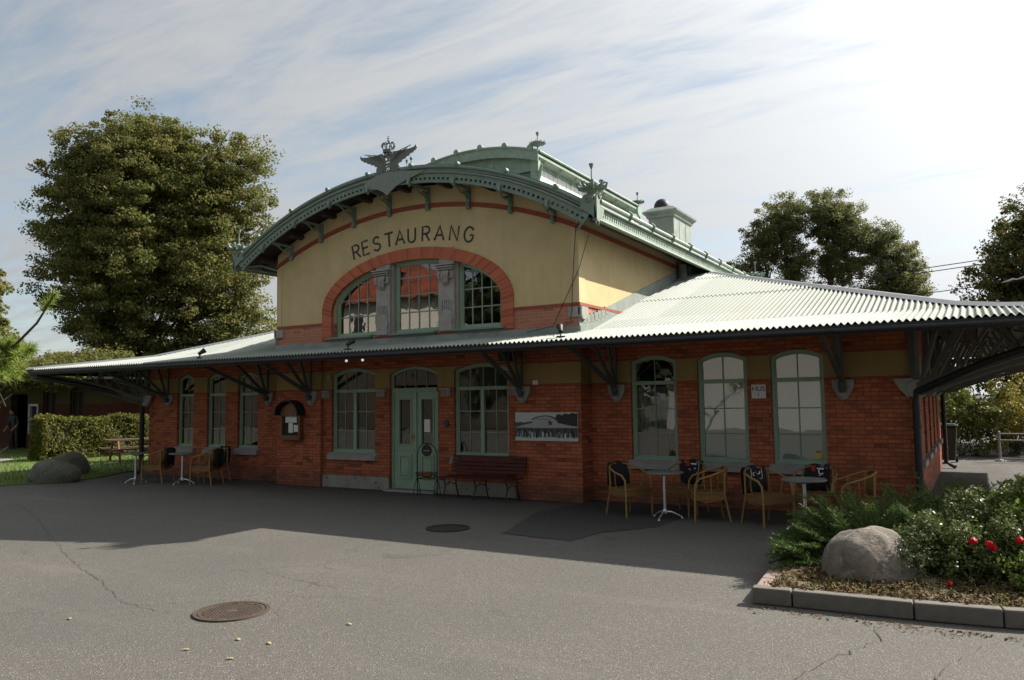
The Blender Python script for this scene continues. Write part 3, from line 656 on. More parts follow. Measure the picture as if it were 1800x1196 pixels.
# side eaves
def side_eave(s):
    X=CX+s*4.60; m=MB(); y0,y1=YF,YK; zt=5.355
    m.box(*sorted((X-s*.02,X+s*.02)),y0,y1,5.03,5.11); m.box(*sorted((X-s*.02,X+s*.02)),y0,y1,5.19,5.30)
    n=int((y1-y0-.4)/.1)
    for k in range(n): y=y0+.25+k*.1; m.box(*sorted((X-s*.015,X+s*.015)),y,y+.055,5.11,5.19)
    m.box(*sorted((X-s*.10,X-s*.035)),y0+.1,y1,5.05,5.25)
    m.tube([(X+s*.06,y0+.1,zt),(X+s*.06,y1,zt)],.045,8); m.tube([(X+s*.05,y0+.1,5.26),(X+s*.05,y1,5.26)],.025,8); m.tube([(X+s*.03,y0,5.03),(X+s*.03,y1,5.03)],.02,6)
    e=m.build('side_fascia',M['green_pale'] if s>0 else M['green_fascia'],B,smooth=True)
    for y in np.arange(.35,10.5,1.22):
        k=MB(); k.tube([(X+s*.02,y,5.22),(X+s*.09,y,5.30),(X+s*.11,y,5.38),(X+s*.06,y,5.43),(X,y,5.40)],[.02,.03,.035,.03,.02],7); k.build('fascia_knob',M['green_fascia'],e,smooth=True)
    # soffit under side overhang
    m=MB(); m.add([(CX+s*3.95,YB,5.30),(CX+s*4.58,YB,5.06),(CX+s*4.58,YK,5.06),(CX+s*3.95,YK,5.30),(CX+s*3.95,YB,5.33),(CX+s*4.58,YB,5.09),(CX+s*4.58,YK,5.09),(CX+s*3.95,YK,5.33)],[(0,1,2,3),(4,7,6,5),(0,4,5,1),(1,5,6,2),(2,6,7,3),(3,7,4,0)])
    m.build('side_soffit',M['wood_dark'],B)
    for y in(7.4,8.6,9.8):
        k=MB(); k.tube([(CX+s*3.97,y,4.85),(CX+s*4.15,y,5.0),(CX+s*4.45,y,5.05),(CX+s*4.6,y,5.02)],.03,7); k.box(*sorted((CX+s*3.95,CX+s*4.03)),y-.04,y+.04,4.7,5.3); k.build('eave_bracket',M['green_fascia'],B)
    # corner volute plates (front face and side face)
    P=[(4.36,5.40),(4.42,5.47),(4.50,5.48),(4.57,5.44),(4.61,5.36),(4.64,5.22),(4.66,5.08),(4.66,5.0),(4.60,5.06),(4.54,5.11),(4.46,5.17),(4.34,5.24)]
    k=MB(); k.prism([(CX+s*a,b) for a,b in (P if s>0 else P[::-1])],YF-.07,YF-.005)
    k.tube([(CX+s*(4.49+.06*math.cos(a)*(1-a/16)),YF-.08,5.38+.06*math.sin(a)*(1-a/16)) for a in np.linspace(-1.2,11,36)],.014,6)
    Q=[(YF-.07,5.40),(YF+.02,5.47),(YF+.10,5.46),(YF+.14,5.39),(YF+.26,5.32),(YF+.22,5.12),(YF+.12,5.05),(YF+.02,4.97),(YF-.07,5.0)]
    k.prism(Q,*sorted((X+s*.015,X+s*.07)),plane='YZ')
    k.tube([(X+s*.08,YF+.06+.07*math.cos(a)*(1-a/16),5.45+.06*math.sin(a)*(1-a/16)) for a in np.linspace(3.1,12,30)],.013,6)
    for y in (YF-.05,YF+.06): k.lathe((X+s*.04,y,4.96),[(.01,-.05),(.02,-.02),(.022,.03)],6)
    k.build('corner_volute',M['green_fascia'],B,bevel=.004)  # darker green puts the front's shade into the volute colour
    k=MB(); k.tube([(HR if s>0 else HL,YB-.03,5.02),(CX+s*4.2,YB-.28,5.12),(CX+s*4.45,YF+.1,5.08)],.024,7); k.build('corner_strut',M['green_fascia'],B)
side_eave(1); side_eave(-1)
def finial(x,y,z,sc=1.0,big=False):
    m=MB(); hh=.5/sc if big else .62; m.tube([(x,y,z),(x,y,z+hh*sc)],[.022*sc,.014*sc],8); m.lathe((x,y,z+hh*sc),[(.014,-.04),(.03,.0),(.055*sc,.05*sc),(.055*sc,.07*sc),(.02,.075*sc)],10)
    if not big: m.lathe((x,y,z+.28*sc),[(.02,-.06),(.07*sc,-.05*sc),(.17*sc,-.01*sc),(.23*sc,.05*sc),(.21*sc,.07*sc),(.05*sc,.05*sc)],14)
    for k in range(0 if big else 10):
        a=2*math.pi*k/10; c,s_=math.cos(a),math.sin(a)
        m.tube([(x+c*.18*sc,y+s_*.18*sc,z+.28*sc),(x+c*.25*sc,y+s_*.25*sc,z+.31*sc),(x+c*.26*sc,y+s_*.26*sc,z+.35*sc),(x+c*.22*sc,y+s_*.22*sc,z+.36*sc)],[.02*sc,.022*sc,.018*sc,.01*sc],5)
    if big:
        for k in range(9):
            a=2*math.pi*k/9+.3; c,s_=math.cos(a),math.sin(a)
            m.tube([(x+c*.08,y+s_*.08,z+.10),(x+c*.16,y+s_*.16,z+.09),(x+c*.25,y+s_*.25,z+.13),(x+c*.27,y+s_*.27,z+.19),(x+c*.22,y+s_*.22,z+.21),(x+c*.20,y+s_*.20,z+.17)],[.03,.034,.03,.024,.018,.012],6)
        m.lathe((x,y,z+.0),[(.02,-.08),(.07,-.06),(.06,.0),(.10,.06),(.14,.11),(.14,.18),(.05,.21),(.02,.24)],12)
    m.build('roof_finial',M['green_fascia'],B,smooth=True)
finial(CX+4.55,YF,5.47,.8,True); finial(CX-4.55,YF,5.40,.8,True); finial(CX+4.55,YK-.1,5.45,.8,True); finial(CX-4.55,YK-.1,5.45,.8,True)
# emblem: crowned winged wheel cut from sheet iron
def emblem():
    x,y,z=CX,YF-.05,6.58; m=MB()
    m.prism([(x-.62,6.44),(x-.3,6.57),(x,6.60),(x+.35,6.57),(x+.95,6.47),(x+.5,6.36),(x+.22,6.27),(x+.06,6.17),(x-.02,6.10),(x-.1,6.18),(x-.3,6.28),(x-.6,6.32)],y-.03,y+.0)
    e=m.build('emblem',simple('weathered_plate',(.22,.215,.19),.6,var=.3,scale=9,c2=(.15,.20,.16)),B,label='crowned winged wheel emblem of dark sheet iron')
    def wing(s):
        m=MB(); P=[(.08,.50),(.15,.59),(.25,.58),(.36,.575),(.48,.57),(.60,.58),(.69,.595),(.74,.64),(.745,.58),(.71,.53),(.66,.515),(.645,.485),(.57,.48),(.55,.44),(.47,.43),(.45,.395),(.37,.385),(.34,.34),(.26,.33),(.22,.28),(.15,.27),(.10,.24),(.05,.23),(.04,.42)]
        P=[(a,b-.12) for a,b in P]
        m.prism([(x+s*a,z-.04+b) for a,b in P],y-.02,y+.01)
        for k in range(5): m.tube([(x+s*(.12+k*.03),y-.025,z+.24+.04*k),(x+s*(.26+k*.09),y-.025,z+.30+k*.045)],.010,5)
        m.build('wing',M['emblem'],e)
    wing(1); wing(-1)
    m=MB()
    for s in(-1,1):
        m.lathe((x+s*.20,y,z+.09),[(.01,-.03),(.10,-.03),(.11,0),(.10,.03),(.01,.03)],16,axis='Y')
        m.tube([(x+s*.10,y,z),(x+s*.04,y,z+.10),(x+s*.09,y,z+.22),(x+s*.12,y,z+.34),(x+s*.07,y,z+.44)],.016,6)
    def rg(cx,cz,r,t): m.tube([(cx+r*math.cos(a),y,cz+r*math.sin(a)) for a in np.linspace(0,2*math.pi,18)[:-1]],t,6,closed=True)
    rg(x,z+.08,.06,.016); rg(x,z+.28,.10,.022); m.tube([(x-.09,y,z+.2),(x+.08,y,z+.38)],.016,6); m.tube([(x+.09,y,z+.2),(x-.08,y,z+.38)],.016,6); m.tube([(x,y,z),(x,y,z+.42)],.014,6)
    m.build('wheel',M['emblem'],e)
    m=MB(); m.lathe((x,y,z+.45),[(.09,-.03),(.11,-.03),(.115,.03),(.10,.035)],14)
    for k in range(8):
        a=2*math.pi*k/8; c,s_=math.cos(a),math.sin(a); m.tube([(x+c*.10,y+s_*.08,z+.48),(x+c*.16,y+s_*.11,z+.56),(x+c*.13,y+s_*.09,z+.63),(x+c*.03,y+s_*.02,z+.63)],.013,5); m.ball((x+c*.15,y+s_*.1,z+.585),.022,6,4)
    m.tube([(x,y,z+.62),(x,y,z+.74)],.01,5); m.ball((x,y,z+.68),.024,8,5); m.box(x-.03,x+.03,y-.006,y+.006,z+.725,z+.74); m.ball((x,y,z+.77),.014,6,4)
    m.build('crown',M['emblem'],e)
emblem()
# ---------------- lantern on the hall roof
def lantern():
    y0,y1=1.85,8.05; hw=1.9; r=6.0; c=7.83-r; m=MB(); xs=np.linspace(CX-hw,CX+hw,24)
    vs=[];fs=[];n=24
    for x in xs:
        for dz in(0,-.05):
            for y in(y0,y1): vs.append((x,y,c+math.sqrt(r*r-(x-CX)**2)+dz))
    for i in range(n-1): a=i*4;b=a+4; fs+=[(a,a+1,b+1,b),(a+2,b+2,b+3,a+3),(a,b,b+2,a+2),(a+1,a+3,b+3,b+1)]
    fs+=[(0,2,3,1),(n*4-4,n*4-3,n*4-1,n*4-2)]; m.add(vs,fs)
    L=m.build('lantern_roof',M['grey_sheet'],B)
    m=MB()
    for yy in(y0-.03,y1):
        lo_=[(x,c+math.sqrt(r*r-(x-CX)**2)+.01) for x in xs]; li_=[(x,z-.24) for x,z in lo_]
        m.prism(lo_+li_[::-1],yy,yy+.03); m.tube([(x,yy,z) for x,z in lo_],.03,6)
    for s in(-1,1):
        X=CX+s*hw; zt=c+math.sqrt(r*r-hw*hw)
        m.box(*sorted((X-s*.02,X)),y0,y1,zt-.12,zt); m.tube([(X+s*.02,y0,zt),(X+s*.02,y1,zt)],.03,6)
        m.add([(X,y0,zt-.10),(X,y1,zt-.10),(X-s*.22,y1,zt-.15),(X-s*.22,y0,zt-.15),(X,y0,zt-.13),(X,y1,zt-.13),(X-s*.22,y1,zt-.18),(X-s*.22,y0,zt-.18)],[(0,1,2,3),(7,6,5,4)])
        m.box(*sorted((X-s*.24,X-s*.19)),y0+.1,y1-.1,zt-.26,zt-.15)
        for y in np.arange(y0+.35,y1,.85): m.tube([(X-s*.2,y,zt-.30),(X-s*.10,y,zt-.22),(X-s*.02,y,zt-.13)],.016,6)
    m.build('lantern_cornice',M['green_pale'],L)
    for t in(-1.7,-1.02,-.34,.34,1.02,1.7):
        k=MB(); z=c+math.sqrt(r*r-t*t)+.05; k.lathe((CX+t,y0-.03,z),[(.02,-.04),(.07,-.03),(.08,0),(.07,.03)],12,axis='Y'); k.build('lantern_boss',M['green_pale'],L)
    # body
    bx=hw-.22; zb=6.0; zt=7.26; k=MB()
    for s in(-1,1):
        X=CX+s*bx; k.mark()
        for y in np.arange(y0+.2,y1-.1,.235): k.box(*sorted((X-s*.02,X)),y,y+.215,zb,zt)
    k.pieces('white_louvre',M['white'],L)
    k=MB(); xs2=[CX-bx,CX-bx/3,CX+bx/3,CX+bx]
    for x in xs2: k.box(x-.05,x+.05,y0+.12,y0+.2,zb,zt+.3)
    k.box(CX-bx,CX+bx,y0+.13,y0+.19,zt-.12,zt+.4); k.box(CX+bx-.02,CX+bx+.18,y0+.05,y0+.17,zb,zt+.1)
    for s in (-1,1): k.tube([(CX+s*(bx+.1),y0+.1,zt-.5),(CX+s*(bx+.18),y0+.08,zt-.3),(CX+s*(bx+.3),y0,zt-.05)],[.03,.05,.03],7)
    for x in np.linspace(CX-bx,CX+bx,10)[1:-1]: k.box(x-.012,x+.012,y0+.14,y0+.17,zb,zt)
    k.build('lantern_front',M['green_pale'],L)
    k=MB(); k.box(CX-bx,CX+bx,y0+.17,y0+.19,zb,zt-.15); k.build('lantern_glass',simple('dusty_lantern_glass',(.12,.11,.10),.25,var=.2,bump=0),L)
    for x,y in((CX+hw-.02,y0),(CX-hw+.02,y0)): finial(x,y,7.48,.7)
    for x,y in((CX+hw-.05,y1),): finial(x,y,7.42,.78)
    k=MB(); k.lathe((CX+hw,y1-.05,7.38),[(.02,-.04),(.16,-.04),(.18,0),(.16,.04)],16,axis='X'); k.tube([(CX+hw,y1,7.3),(CX+hw+.02,y1,7.0),(CX+hw-.1,y1,6.8)],.04,7); k.build('lantern_end_disc',M['green'],L)
lantern()
# chimney
def chimney():
    x0,x1,y0,y1=-6.9,-6.23,5.5,6.9; m=MB()
    def ringz(e,z): return [(x0-e,y0-e,z),(x1+e,y0-e,z),(x1+e,y1+e,z),(x0-e,y1+e,z)]
    lv=[(.06,5.2),(.03,5.6),(0,5.9),(0,6.48),(.04,6.5),(.05,6.55),(.12,6.62),(.13,6.66),(-.05,6.78),(-.3,6.80)]
    vs=[];fs=[]
    for e,z in lv: vs+=ringz(e,z)
    for i in range(len(lv)-1):
        for j in range(4): fs.append((i*4+j,i*4+(j+1)%4,i*4+4+(j+1)%4,i*4+4+j))
    fs.append((36,37,38,39)); m.add(vs,fs); m.box(x1-.001,x1+.008,y0+.42,y0+.45,5.3,6.47); m.box(x1-.001,x1+.008,y0+.92,y0+.95,5.3,6.47)
    c=m.build('chimney',M['grey_sheet'],B)
    k=MB(); k.lathe((-6.70,5.98,6.78),[(.21,0),(.21,.12),(.19,.2),(.14,.27),(.07,.31),(.01,.32)],18); k.build('chimney_cowl',M['black_metal'],c,smooth=True)
chimney()
# ---------------- wide corrugated roof
def surf_front(X,d): return (X,EY+d,zprof(d))
def corr_front():
    m=MB(); pitch=.0885; nseg=6; n=int((ERX-ELX)/pitch)*nseg
    for DD,off in(([0,.7,1.5,2.26],0),([2.18,3.0,3.8,4.75],.012),([4.65,5.7,7.05],.024),([6.95,8.1,8.9],.036)): corr_band(m,pitch,nseg,n,DD,off)
    return m
def corr_band(m,pitch,nseg,n,D,off):
    vs=[];fs=[]
    for i in range(n+1):
        X=ELX+(ERX-ELX)*i/n; dm=min(X-ELX,ERX-X,DM)
        if HL-.01<X<HR+.01: dm=min(dm,1.66)
        w=.02*math.sin(2*math.pi*i/nseg)
        for k,d in enumerate(D):
            d=min(d,dm); x,y,z=surf_front(X,d); vs.append((x,y,z+w+off))
    K=len(D)
    for i in range(n):
        X=ELX+(ERX-ELX)*(i+.5)/n; dm=min(X-ELX,ERX-X,DM)
        if HL<X<HR: dm=min(dm,1.66)
        for k in range(K-1):
            if D[k]>=dm: break
            a=i*K+k; fs.append((a,a+K,a+K+1,a+1))
    m.add(vs,fs)
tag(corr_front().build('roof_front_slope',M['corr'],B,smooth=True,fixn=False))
def corr_side(s):
    m=MB(); pitch=.0885; nseg=4; EX=ERX if s>0 else ELX; y0,y1=EY,EYB; n=int((y1-y0)/pitch)*nseg; vs=[];fs=[]; D=[0,1.1,2.2,3.6,5.4,7.0,8.9]; K=len(D)
    def dmx(Y): return max(0,min(Y-EY,(EYB-Y)/KB_))
    for i in range(n+1):
        Y=y0+(y1-y0)*i/n; dm=dmx(Y); w=.013*math.sin(2*math.pi*i/nseg)
        for d in D: d=min(d,dm); vs.append((EX-s*d,Y,zprof(d)+w))
    for i in range(n):
        dm=dmx(y0+(y1-y0)*(i+.5)/n)
        for k in range(K-1):
            if D[k]>=dm: break
            a=i*K+k; fs.append((a,a+K,a+K+1,a+1))
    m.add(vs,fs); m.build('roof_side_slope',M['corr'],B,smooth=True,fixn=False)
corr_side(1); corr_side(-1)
m=MB(); vs=[];fs=[]
for i,X in enumerate(np.linspace(ELX,ERX,60)):
    dm=min(X-ELX,ERX-X,DM); y=EYB-dm*KB_; vs+=[(X,EYB,EZ),(X,y,zprof(dm))]
    if i: fs.append((2*i-2,2*i,2*i+1,2*i-1))
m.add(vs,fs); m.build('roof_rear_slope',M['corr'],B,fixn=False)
# soffit boards below the sheets
def soffit():
    m=MB(); D=[.03,2.2,5.2,8.8]; vs=[];fs=[]
    xs=np.linspace(ELX+.04,ERX-.04,80)
    for X in xs:
        dm=min(X-ELX,ERX-X,DM)
        for d in D: d=min(d,dm); vs.append((X,EY+d,zprof(d)-.06))
    for i in range(79):
        for k in range(3): a=i*4+k; fs.append((a,a+4,a+5,a+1))
    m.add(vs,fs)
    for s,EX in((1,ERX),(-1,ELX)):
        vs=[];fs=[]; ys=np.linspace(EY+.04,EYB-.04,40)
        for Y in ys:
            dm=max(.02,min(Y-EY,(EYB-Y)/KB_))
            for d in D: d=min(d,dm); vs.append((EX-s*d,Y,zprof(d)-.06))
        for i in range(39):
            for k in range(3): a=i*4+k; fs.append((a,a+4,a+5,a+1))
        m.add(vs,fs)
    m.build('canopy_soffit',M['canopy_board'],B,fixn=False)
soffit()
m=MB()
m.box(ELX+.0,ERX,EY+.01,EY+.05,2.715,2.84); m.box(ELX,ELX+.04,EY+.05,EYB,2.715,2.84); m.box(ERX-.04,ERX,EY+.05,EYB,2.715,2.84); m.box(ELX+.04,ERX-.04,EYB-.04,EYB,2.715,2.84)
m.build('eave_board',M['black_metal'],B)
m=MB(); m.tube([(ELX+.05,EY-.02,2.775),(ERX-.05,EY-.02,2.765)],.035,8); m.build('gutter',M['black_metal'],B)
m=MB()  # purlins under the canopy
for d in(.6,1.3): m.mark().box(ELX+d,ERX-d,EY+d,EY+d+.08,zprof(d)-.16,zprof(d)-.065)
for s,EX in((1,ERX),(-1,ELX)):
    for d in((.5,1.3,2.1,2.8) if s>0 else (.5,1.3)): m.mark().box(*sorted((EX-s*d,EX-s*(d+.08))),EY+d,EYB-.6,zprof(d)-.16,zprof(d)-.065)
m.pieces('canopy_purlin',M['truss'],B)
# hip caps
def hipcap(s):
    m=MB(); EX=ERX if s>0 else ELX; D=np.linspace(0,8.45 if s>0 else 7.6,15); vs=[];fs=[]
    nrm=Vector((-1 if s>0 else 1,-1,0)).normalized()*-1; t=Vector((s*1.0,1.0,0)).normalized()
    side=Vector((1,s*1.0,0)).normalized()
    for d in D:
        c=Vector((EX-s*d,EY+d,zprof(d)+.045)); a=Vector((s*.5,.5,0)) 
        sd_=Vector((1,0,0))*.5*s+Vector((0,1,0))*.5; sd_=Vector((s*1,1,0)).normalized()
        for w,h in((-.16,-.05),(-.05,.012),(.05,.012),(.16,-.05)): vs.append(c+sd_*w+Vector((0,0,h)))
    for i in range(14):
        for j in range(3): a=i*4+j; fs.append((a,a+1,a+5,a+4))
    m.add(vs,fs); m.build('hip_cap',M['zinc'],B,fixn=False)
hipcap(1); hipcap(-1)
# flashing where the low roof meets the hall
m=MB(); m.box(HL-.03,HR+.02,YB-.045,YB-.004,3.08,3.235); m.box(HL-.05,HR+.03,YB-.16,YB-.01,3.10,3.125); m.build('front_flashing',M['grey_sheet'],B)
for s,X in((1,HR),(-1,HL)):
    m=MB(); ys=[YB-.04]+list(np.linspace(0,5.6,13)); top_=[];bot=[]
    for y in ys: d=y-EY; z=zprof(d); bot.append((y,z-.05)); top_.append((y,z+.30-.012*max(y,0)))
    m.prism(bot+top_[::-1],*sorted((X+s*.003,X+s*.02)),plane='YZ')
    # stepped lead over the bricks
    for k in range(7): y=-.35+k*.17; z=zprof(y-EY)+.28; m.box(*sorted((X+s*.004,X+s*.024)),y,y+.19,z-.1,z+.055)
    m.prism([(5.5,4.9),(6.6,5.0),(6.6,5.16),(5.5,5.16)],*sorted((X+s*.004,X+s*.25)),plane='YZ')
    m.build('side_flashing',M['grey_sheet'],B)
m=MB(); m.tube([(HR+.13,5.2,4.7),(HR+.13,5.2,5.16)],.11,14); m.build('vent_pipe',M['green_pale'],B,smooth=True)
# front brackets: stone corbel, iron shoe, fan of struts
def bracket(x,y,shoe=True):
    m=MB(); P=[(-.17,.12),(.17,.12),(.16,.0),(.10,-.12),(.035,-.2),(-.035,-.2),(-.10,-.12),(-.16,0)]
    m.prism([(x+a,2.02+b) for a,b in P],y-.07,y+.0); m.lathe((x,y-.08,1.98),[(.05,-.04),(.06,-.09),(.035,-.13),(.01,-.135)],10)
    st=m.build('corbel',M['stone'],B,bevel=.012)
    m=MB(); s=(x,y-.12,2.08)
    m.tube([(x,y-.02,2.02),(x,y-.14,1.98),(x,y-.18,2.06),(x,y-.14,2.14)],[.05,.06,.06,.05],8)
    ends=[(EY+.12,2.76,.055),( (EY+y)/2-.1,2.92,.045),(y-.45,3.0,.045)]
    for ye,ze,w in ends: m.bar((x,y-.12,2.10),(x,ye,ze),w,w+.02)
    m.bar((x,EY+.05,2.80),(x,y,3.07 if y>-.2 else 3.0),.06,.07)
    m.bar((x-.0,y-.07,2.1),(x,y-.07,3.0),.05,.04)
    m.build('eave_strut',M['dark_green_iron'],B,bevel=.004)
for x in(-18.54,-14.72,-5.55,-1.66): bracket(x,0)
for x in(-12.83,-7.3): bracket(x,YB)
def roofz(x,y): return zprof(max(0,min(x-ELX,ERX-x,y-EY,(EYB-y)/KB_)))
def truss(s,y,diag=False):
    X=R0 if s>0 else L0; EXT=ERX if s>0 else ELX; m=MB()
    A=Vector((X,y,0)); E=Vector((EXT-s*.06,y if not diag else EY+.06,0)); L=(E-A).length; U=(E-A)/L; N=Vector((-U.y,U.x,0))
    F=[(0,1.98),(.11,2.07),(.24,2.22),(.42,2.40),(.66,2.58),(1.0,2.72)]
    def P(a,z,o=0): q=A+U*a*L+N*o; return (q.x,q.y,z)
    tz=lambda a: roofz(*P(a,0)[:2])-.12
    def lz(a):
        for (a0,z0),(a1,z1) in zip(F,F[1:]):
            if a0<=a<=a1: return z0+(z1-z0)*(a-a0)/(a1-a0)
        return 2.72
    for (a0,z0),(a1,z1) in zip(F,F[1:]): m.bar(P(a0,z0),P(a1,z1),.09,.12,up=(0,0,1)); m.bar(P(a0,z0-.13),P(a1,z1-.12),.05,.035,up=(0,0,1))
    m.bar(P(0,tz(0)),P(.97,tz(.97)),.09,.09,up=(0,0,1)); m.bar(P(.015,1.93),P(.015,tz(0)),.11,.1,up=N)
    for a,b in((.04,.14),(.07,.24),(.46,.38)): m.bar(P(a,lz(a)),P(b,tz(b)),.06,.05,up=(0,0,1))
    for k in range(5): a=.1+k*.1; b=a+.16; m.bar(P(a,lz(a),.02),P(b,tz(b),.02),.035,.03,up=N)
    for k in range(4): a=.24+k*.11; b=a-.13; m.bar(P(a,lz(a),-.02),P(b,tz(b),-.02),.03,.03,up=N)
    m.build('canopy_truss',M['truss'],B)
    m=MB(); m.lathe((X+s*.06,y,1.98),[(.02,-.1),(.13,-.1),(.15,-.06),(.15,.06),(.13,.1),(.02,.1)],16,axis='Y')
    m.prism([(X-s*.26,2.14),(X+s*.02,2.14),(X+s*.04,1.90),(X-s*.05,1.84),(X-s*.16,1.96)][::(1 if s>0 else -1)],y-.08,y+.0 if y<.1 else y+.05); m.build('truss_corbel',M['stone'],B,bevel=.01)
for s in(1,-1):
    truss(s,-.06,True)
    for y in(.3,3.4,6.5,9.6): truss(s,y)
def downpipe(pts,r=.05):
    m=MB(); m.tube(pts,r,10)
    x,y,_=pts[-1]
    for z in(.5,1.4): m.lathe((pts[-2][0],pts[-2][1],z),[(r+.004,-.02),(r+.014,-.02),(r+.014,.02),(r+.004,.02)],12)
    m.build('downpipe',M['black_metal'],B,smooth=True)
downpipe([(R0+1.9,-1.5,2.62),(R0+1.0,-.86,2.33),(R0+.35,-.36,2.05),(R0+.07,-.14,1.93),(R0+.05,-.13,1.75),(R0+.05,-.13,.12),(R0+.14,-.2,.05)],.055)
downpipe([(L0-1.9,-2.0,2.66),(L0-1.1,-1.2,2.42),(L0-.6,-.6,2.22),(L0-.22,-.22,2.08),(L0-.14,-.12,1.9),(L0-.14,-.12,.1),(L0-.2,-.2,.04)],.065)
downpipe([(R0+.3,9.5,2.7),(R0+.12,9.5,2.4),(R0+.1,9.5,2.2),(R0+.1,9.5,.15),(R0+.3,9.35,.04)],.055)
# ================================================================ GROUND
def sheet(name,poly,z,mat):
    m=MB(); m.add([(x,y,z) for x,y in poly],[tuple(range(len(poly)))]); o=m.build(name,mat,None,fixn=False); return tag(o,kind='structure')
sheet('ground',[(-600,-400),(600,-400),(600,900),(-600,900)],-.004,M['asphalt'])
LAWN=[(-90,-14),(-24,-13),(-21.6,-8),(-20.3,-4.2),(-19.9,-3.3),(-19.35,-2.5),(-19.6,-1.3),(-20.3,-.2),(-20.6,.6),(-21.2,3.5),(-21.8,9),(-24,24),(-90,24)]
def lawn():
    m=MB(); n=len(LAWN); m.add([(x,y,0.03) for x,y in LAWN]+[(x,y,-.02) for x,y in LAWN],[tuple(range(n))]+[(i,i+n,(i+1)%n+n,(i+1)%n) for i in range(n)]); struct('lawn',m,M['lawn'])
lawn()
sheet('path',[(-33.5,-1.2),(-28.6,-.9),(-27.6,.1),(-28.9,1.4),(-34,2.2)],.036,simple('gravel_path',(.30,.27,.23),.9,var=.3,scale=20,bump=.5))
def ragged(P,step=.12,amp=.025,seed=1):
    r=random.Random(seed); out=[]
    for a,b in zip(P,P[1:]+P[:1]):
        n=max(1,int(math.dist(a,b)/step))
        for i in range(n): s=i/n; out.append((a[0]+(b[0]-a[0])*s+r.uniform(-amp,amp),a[1]+(b[1]-a[1])*s+r.uniform(-amp,amp)))
    return out
sheet('asphalt_patch',ragged([(-5.72,-3.86),(-4.6,-3.95),(-4.5,-3.2),(-4.0,-2.4),(-3.8,-.12),(-6.0,-.12),(-6.3,-1.8)]),.003,M['asphalt_new'])
crk=simple('dark_crack',(.045,.04,.033),.95,var=.3)  # flat dark ribbons drawn along the asphalt cracks
for k,P in enumerate([[(-.52,-6.10),(-.62,-6.33),(-.65,-6.45),(-.57,-6.62),(-.76,-7.12),(-.9,-7.48),(-.98,-7.86),(-1.2,-8.5)],[(.38,-6.04),(.17,-6.38),(0,-6.77),(-.11,-7.08),(-.19,-7.45),(-.4,-8.2)],[(-16.69,-4.9),(-14.12,-5.82),(-11.16,-7.12),(-9.52,-7.83),(-8.14,-8.31),(-7.04,-8.76),(-6.2,-8.8)],[(-6.87,-7.19),(-6.06,-7.3),(-5.49,-7.39)],[(-2.9,-9.1),(-2.2,-8.8),(-1.5,-8.75)]]):
    r=random.Random(k); Q=[]
    for a,b in zip(P,P[1:]):
        n=max(2,int(math.dist(a,b)/.07))
        for i in range(n): s=i/n; Q.append((a[0]+(b[0]-a[0])*s+r.gauss(0,.014),a[1]+(b[1]-a[1])*s+r.gauss(0,.014)))
    m=MB(); vs=[];fs=[]
    for i,q in enumerate(Q):
        w=r.uniform(.002,.008)*(1 if k<2 else .45); vs+=[(q[0]-w*.6,q[1]-w,.0025),(q[0]+w*.6,q[1]+w,.0025)]
        if i: fs.append((2*i-2,2*i-1,2*i+1,2*i))
    m.add(vs,fs); tag(m.build('asphalt_crack',crk,None,fixn=False),kind='structure')
def pip(x,y,P):
    c=False; j=len(P)-1
    for i in range(len(P)):
        if (P[i][1]>y)!=(P[j][1]>y) and x<(P[j][0]-P[i][0])*(y-P[i][1])/(P[j][1]-P[i][1])+P[i][0]: c=not c
        j=i
    return c
def grass():
    r=random.Random(3); A=[];Bt=[]
    while len(A)<26000:
        y=r.uniform(-9,8); x=-19.2-(r.random()**1.6)*17
        if not pip(x,y,LAWN): continue
        if pip(x,y,[(-33.5,-1.2),(-28.6,-.9),(-27.6,.1),(-28.9,1.4),(-34,2.2)]): continue
        h=r.uniform(.04,.11)*(1.5 if r.random()<.06 else 1); A.append((x,y,.028)); Bt.append((x+r.gauss(0,.03),y+r.gauss(0,.03),.03+h))
    tag(blades('grass',M['grass'],A,Bt,.008),'short sunlit green grass on the lawn by the hedge','grass',kind='stuff')
grass()
# manhole covers
cast=simple('rusty_cast_iron',(.105,.078,.062),.65,metal=.4,var=.35,scale=12); castd=simple('dark_cast_iron',(.03,.03,.03),.7,metal=.3,var=.3,scale=12)
def manhole(x,y,r,mat,label,bars,rz):
    t=thing('manhole_cover',label,'manhole cover',(x,y,0),rz); m=MB(); m.local=True
    n=40; 
    def rg(r0,r1,z0,z1): 
        m.ring([(r1*math.cos(a),r1*math.sin(a)) for a in np.linspace(0,2*math.pi,n,endpoint=False)],[(r0*math.cos(a),r0*math.sin(a)) for a in np.linspace(0,2*math.pi,n,endpoint=False)],z0,z1,plane='XY')
    rg(r*.9,r,-.01,.012); rg(r*.78,r*.87,-.01,.010); m.build('rim',mat,t)
    m=MB(); m.local=True; m.lathe((0,0,0),[(r*.895,-.008),(r*.895,.003)],40)
    if bars:
        k=int(r*.76/.034)
        for i in range(-k,k+1):
            for j in range(-k,k+1):
                a,b=i*.034,j*.034
                if a*a+b*b<(r*.75)**2 and (a*a+b*b>.004): m.box(a-.0115,a+.0115,b-.0115,b+.0115,.003,.010)
        m.lathe((0,0,0),[(.055,.003),(.055,.010),(.03,.011)],16)
    m.build('cover',mat,t)
manhole(-5.79,-8.50,.335,cast,'round rusty checkered manhole cover lying in the sunlit asphalt',True,R(20))
manhole(-6.69,-3.83,.33,castd,'round dark manhole cover lying in the shaded asphalt before the entrance',False,0)
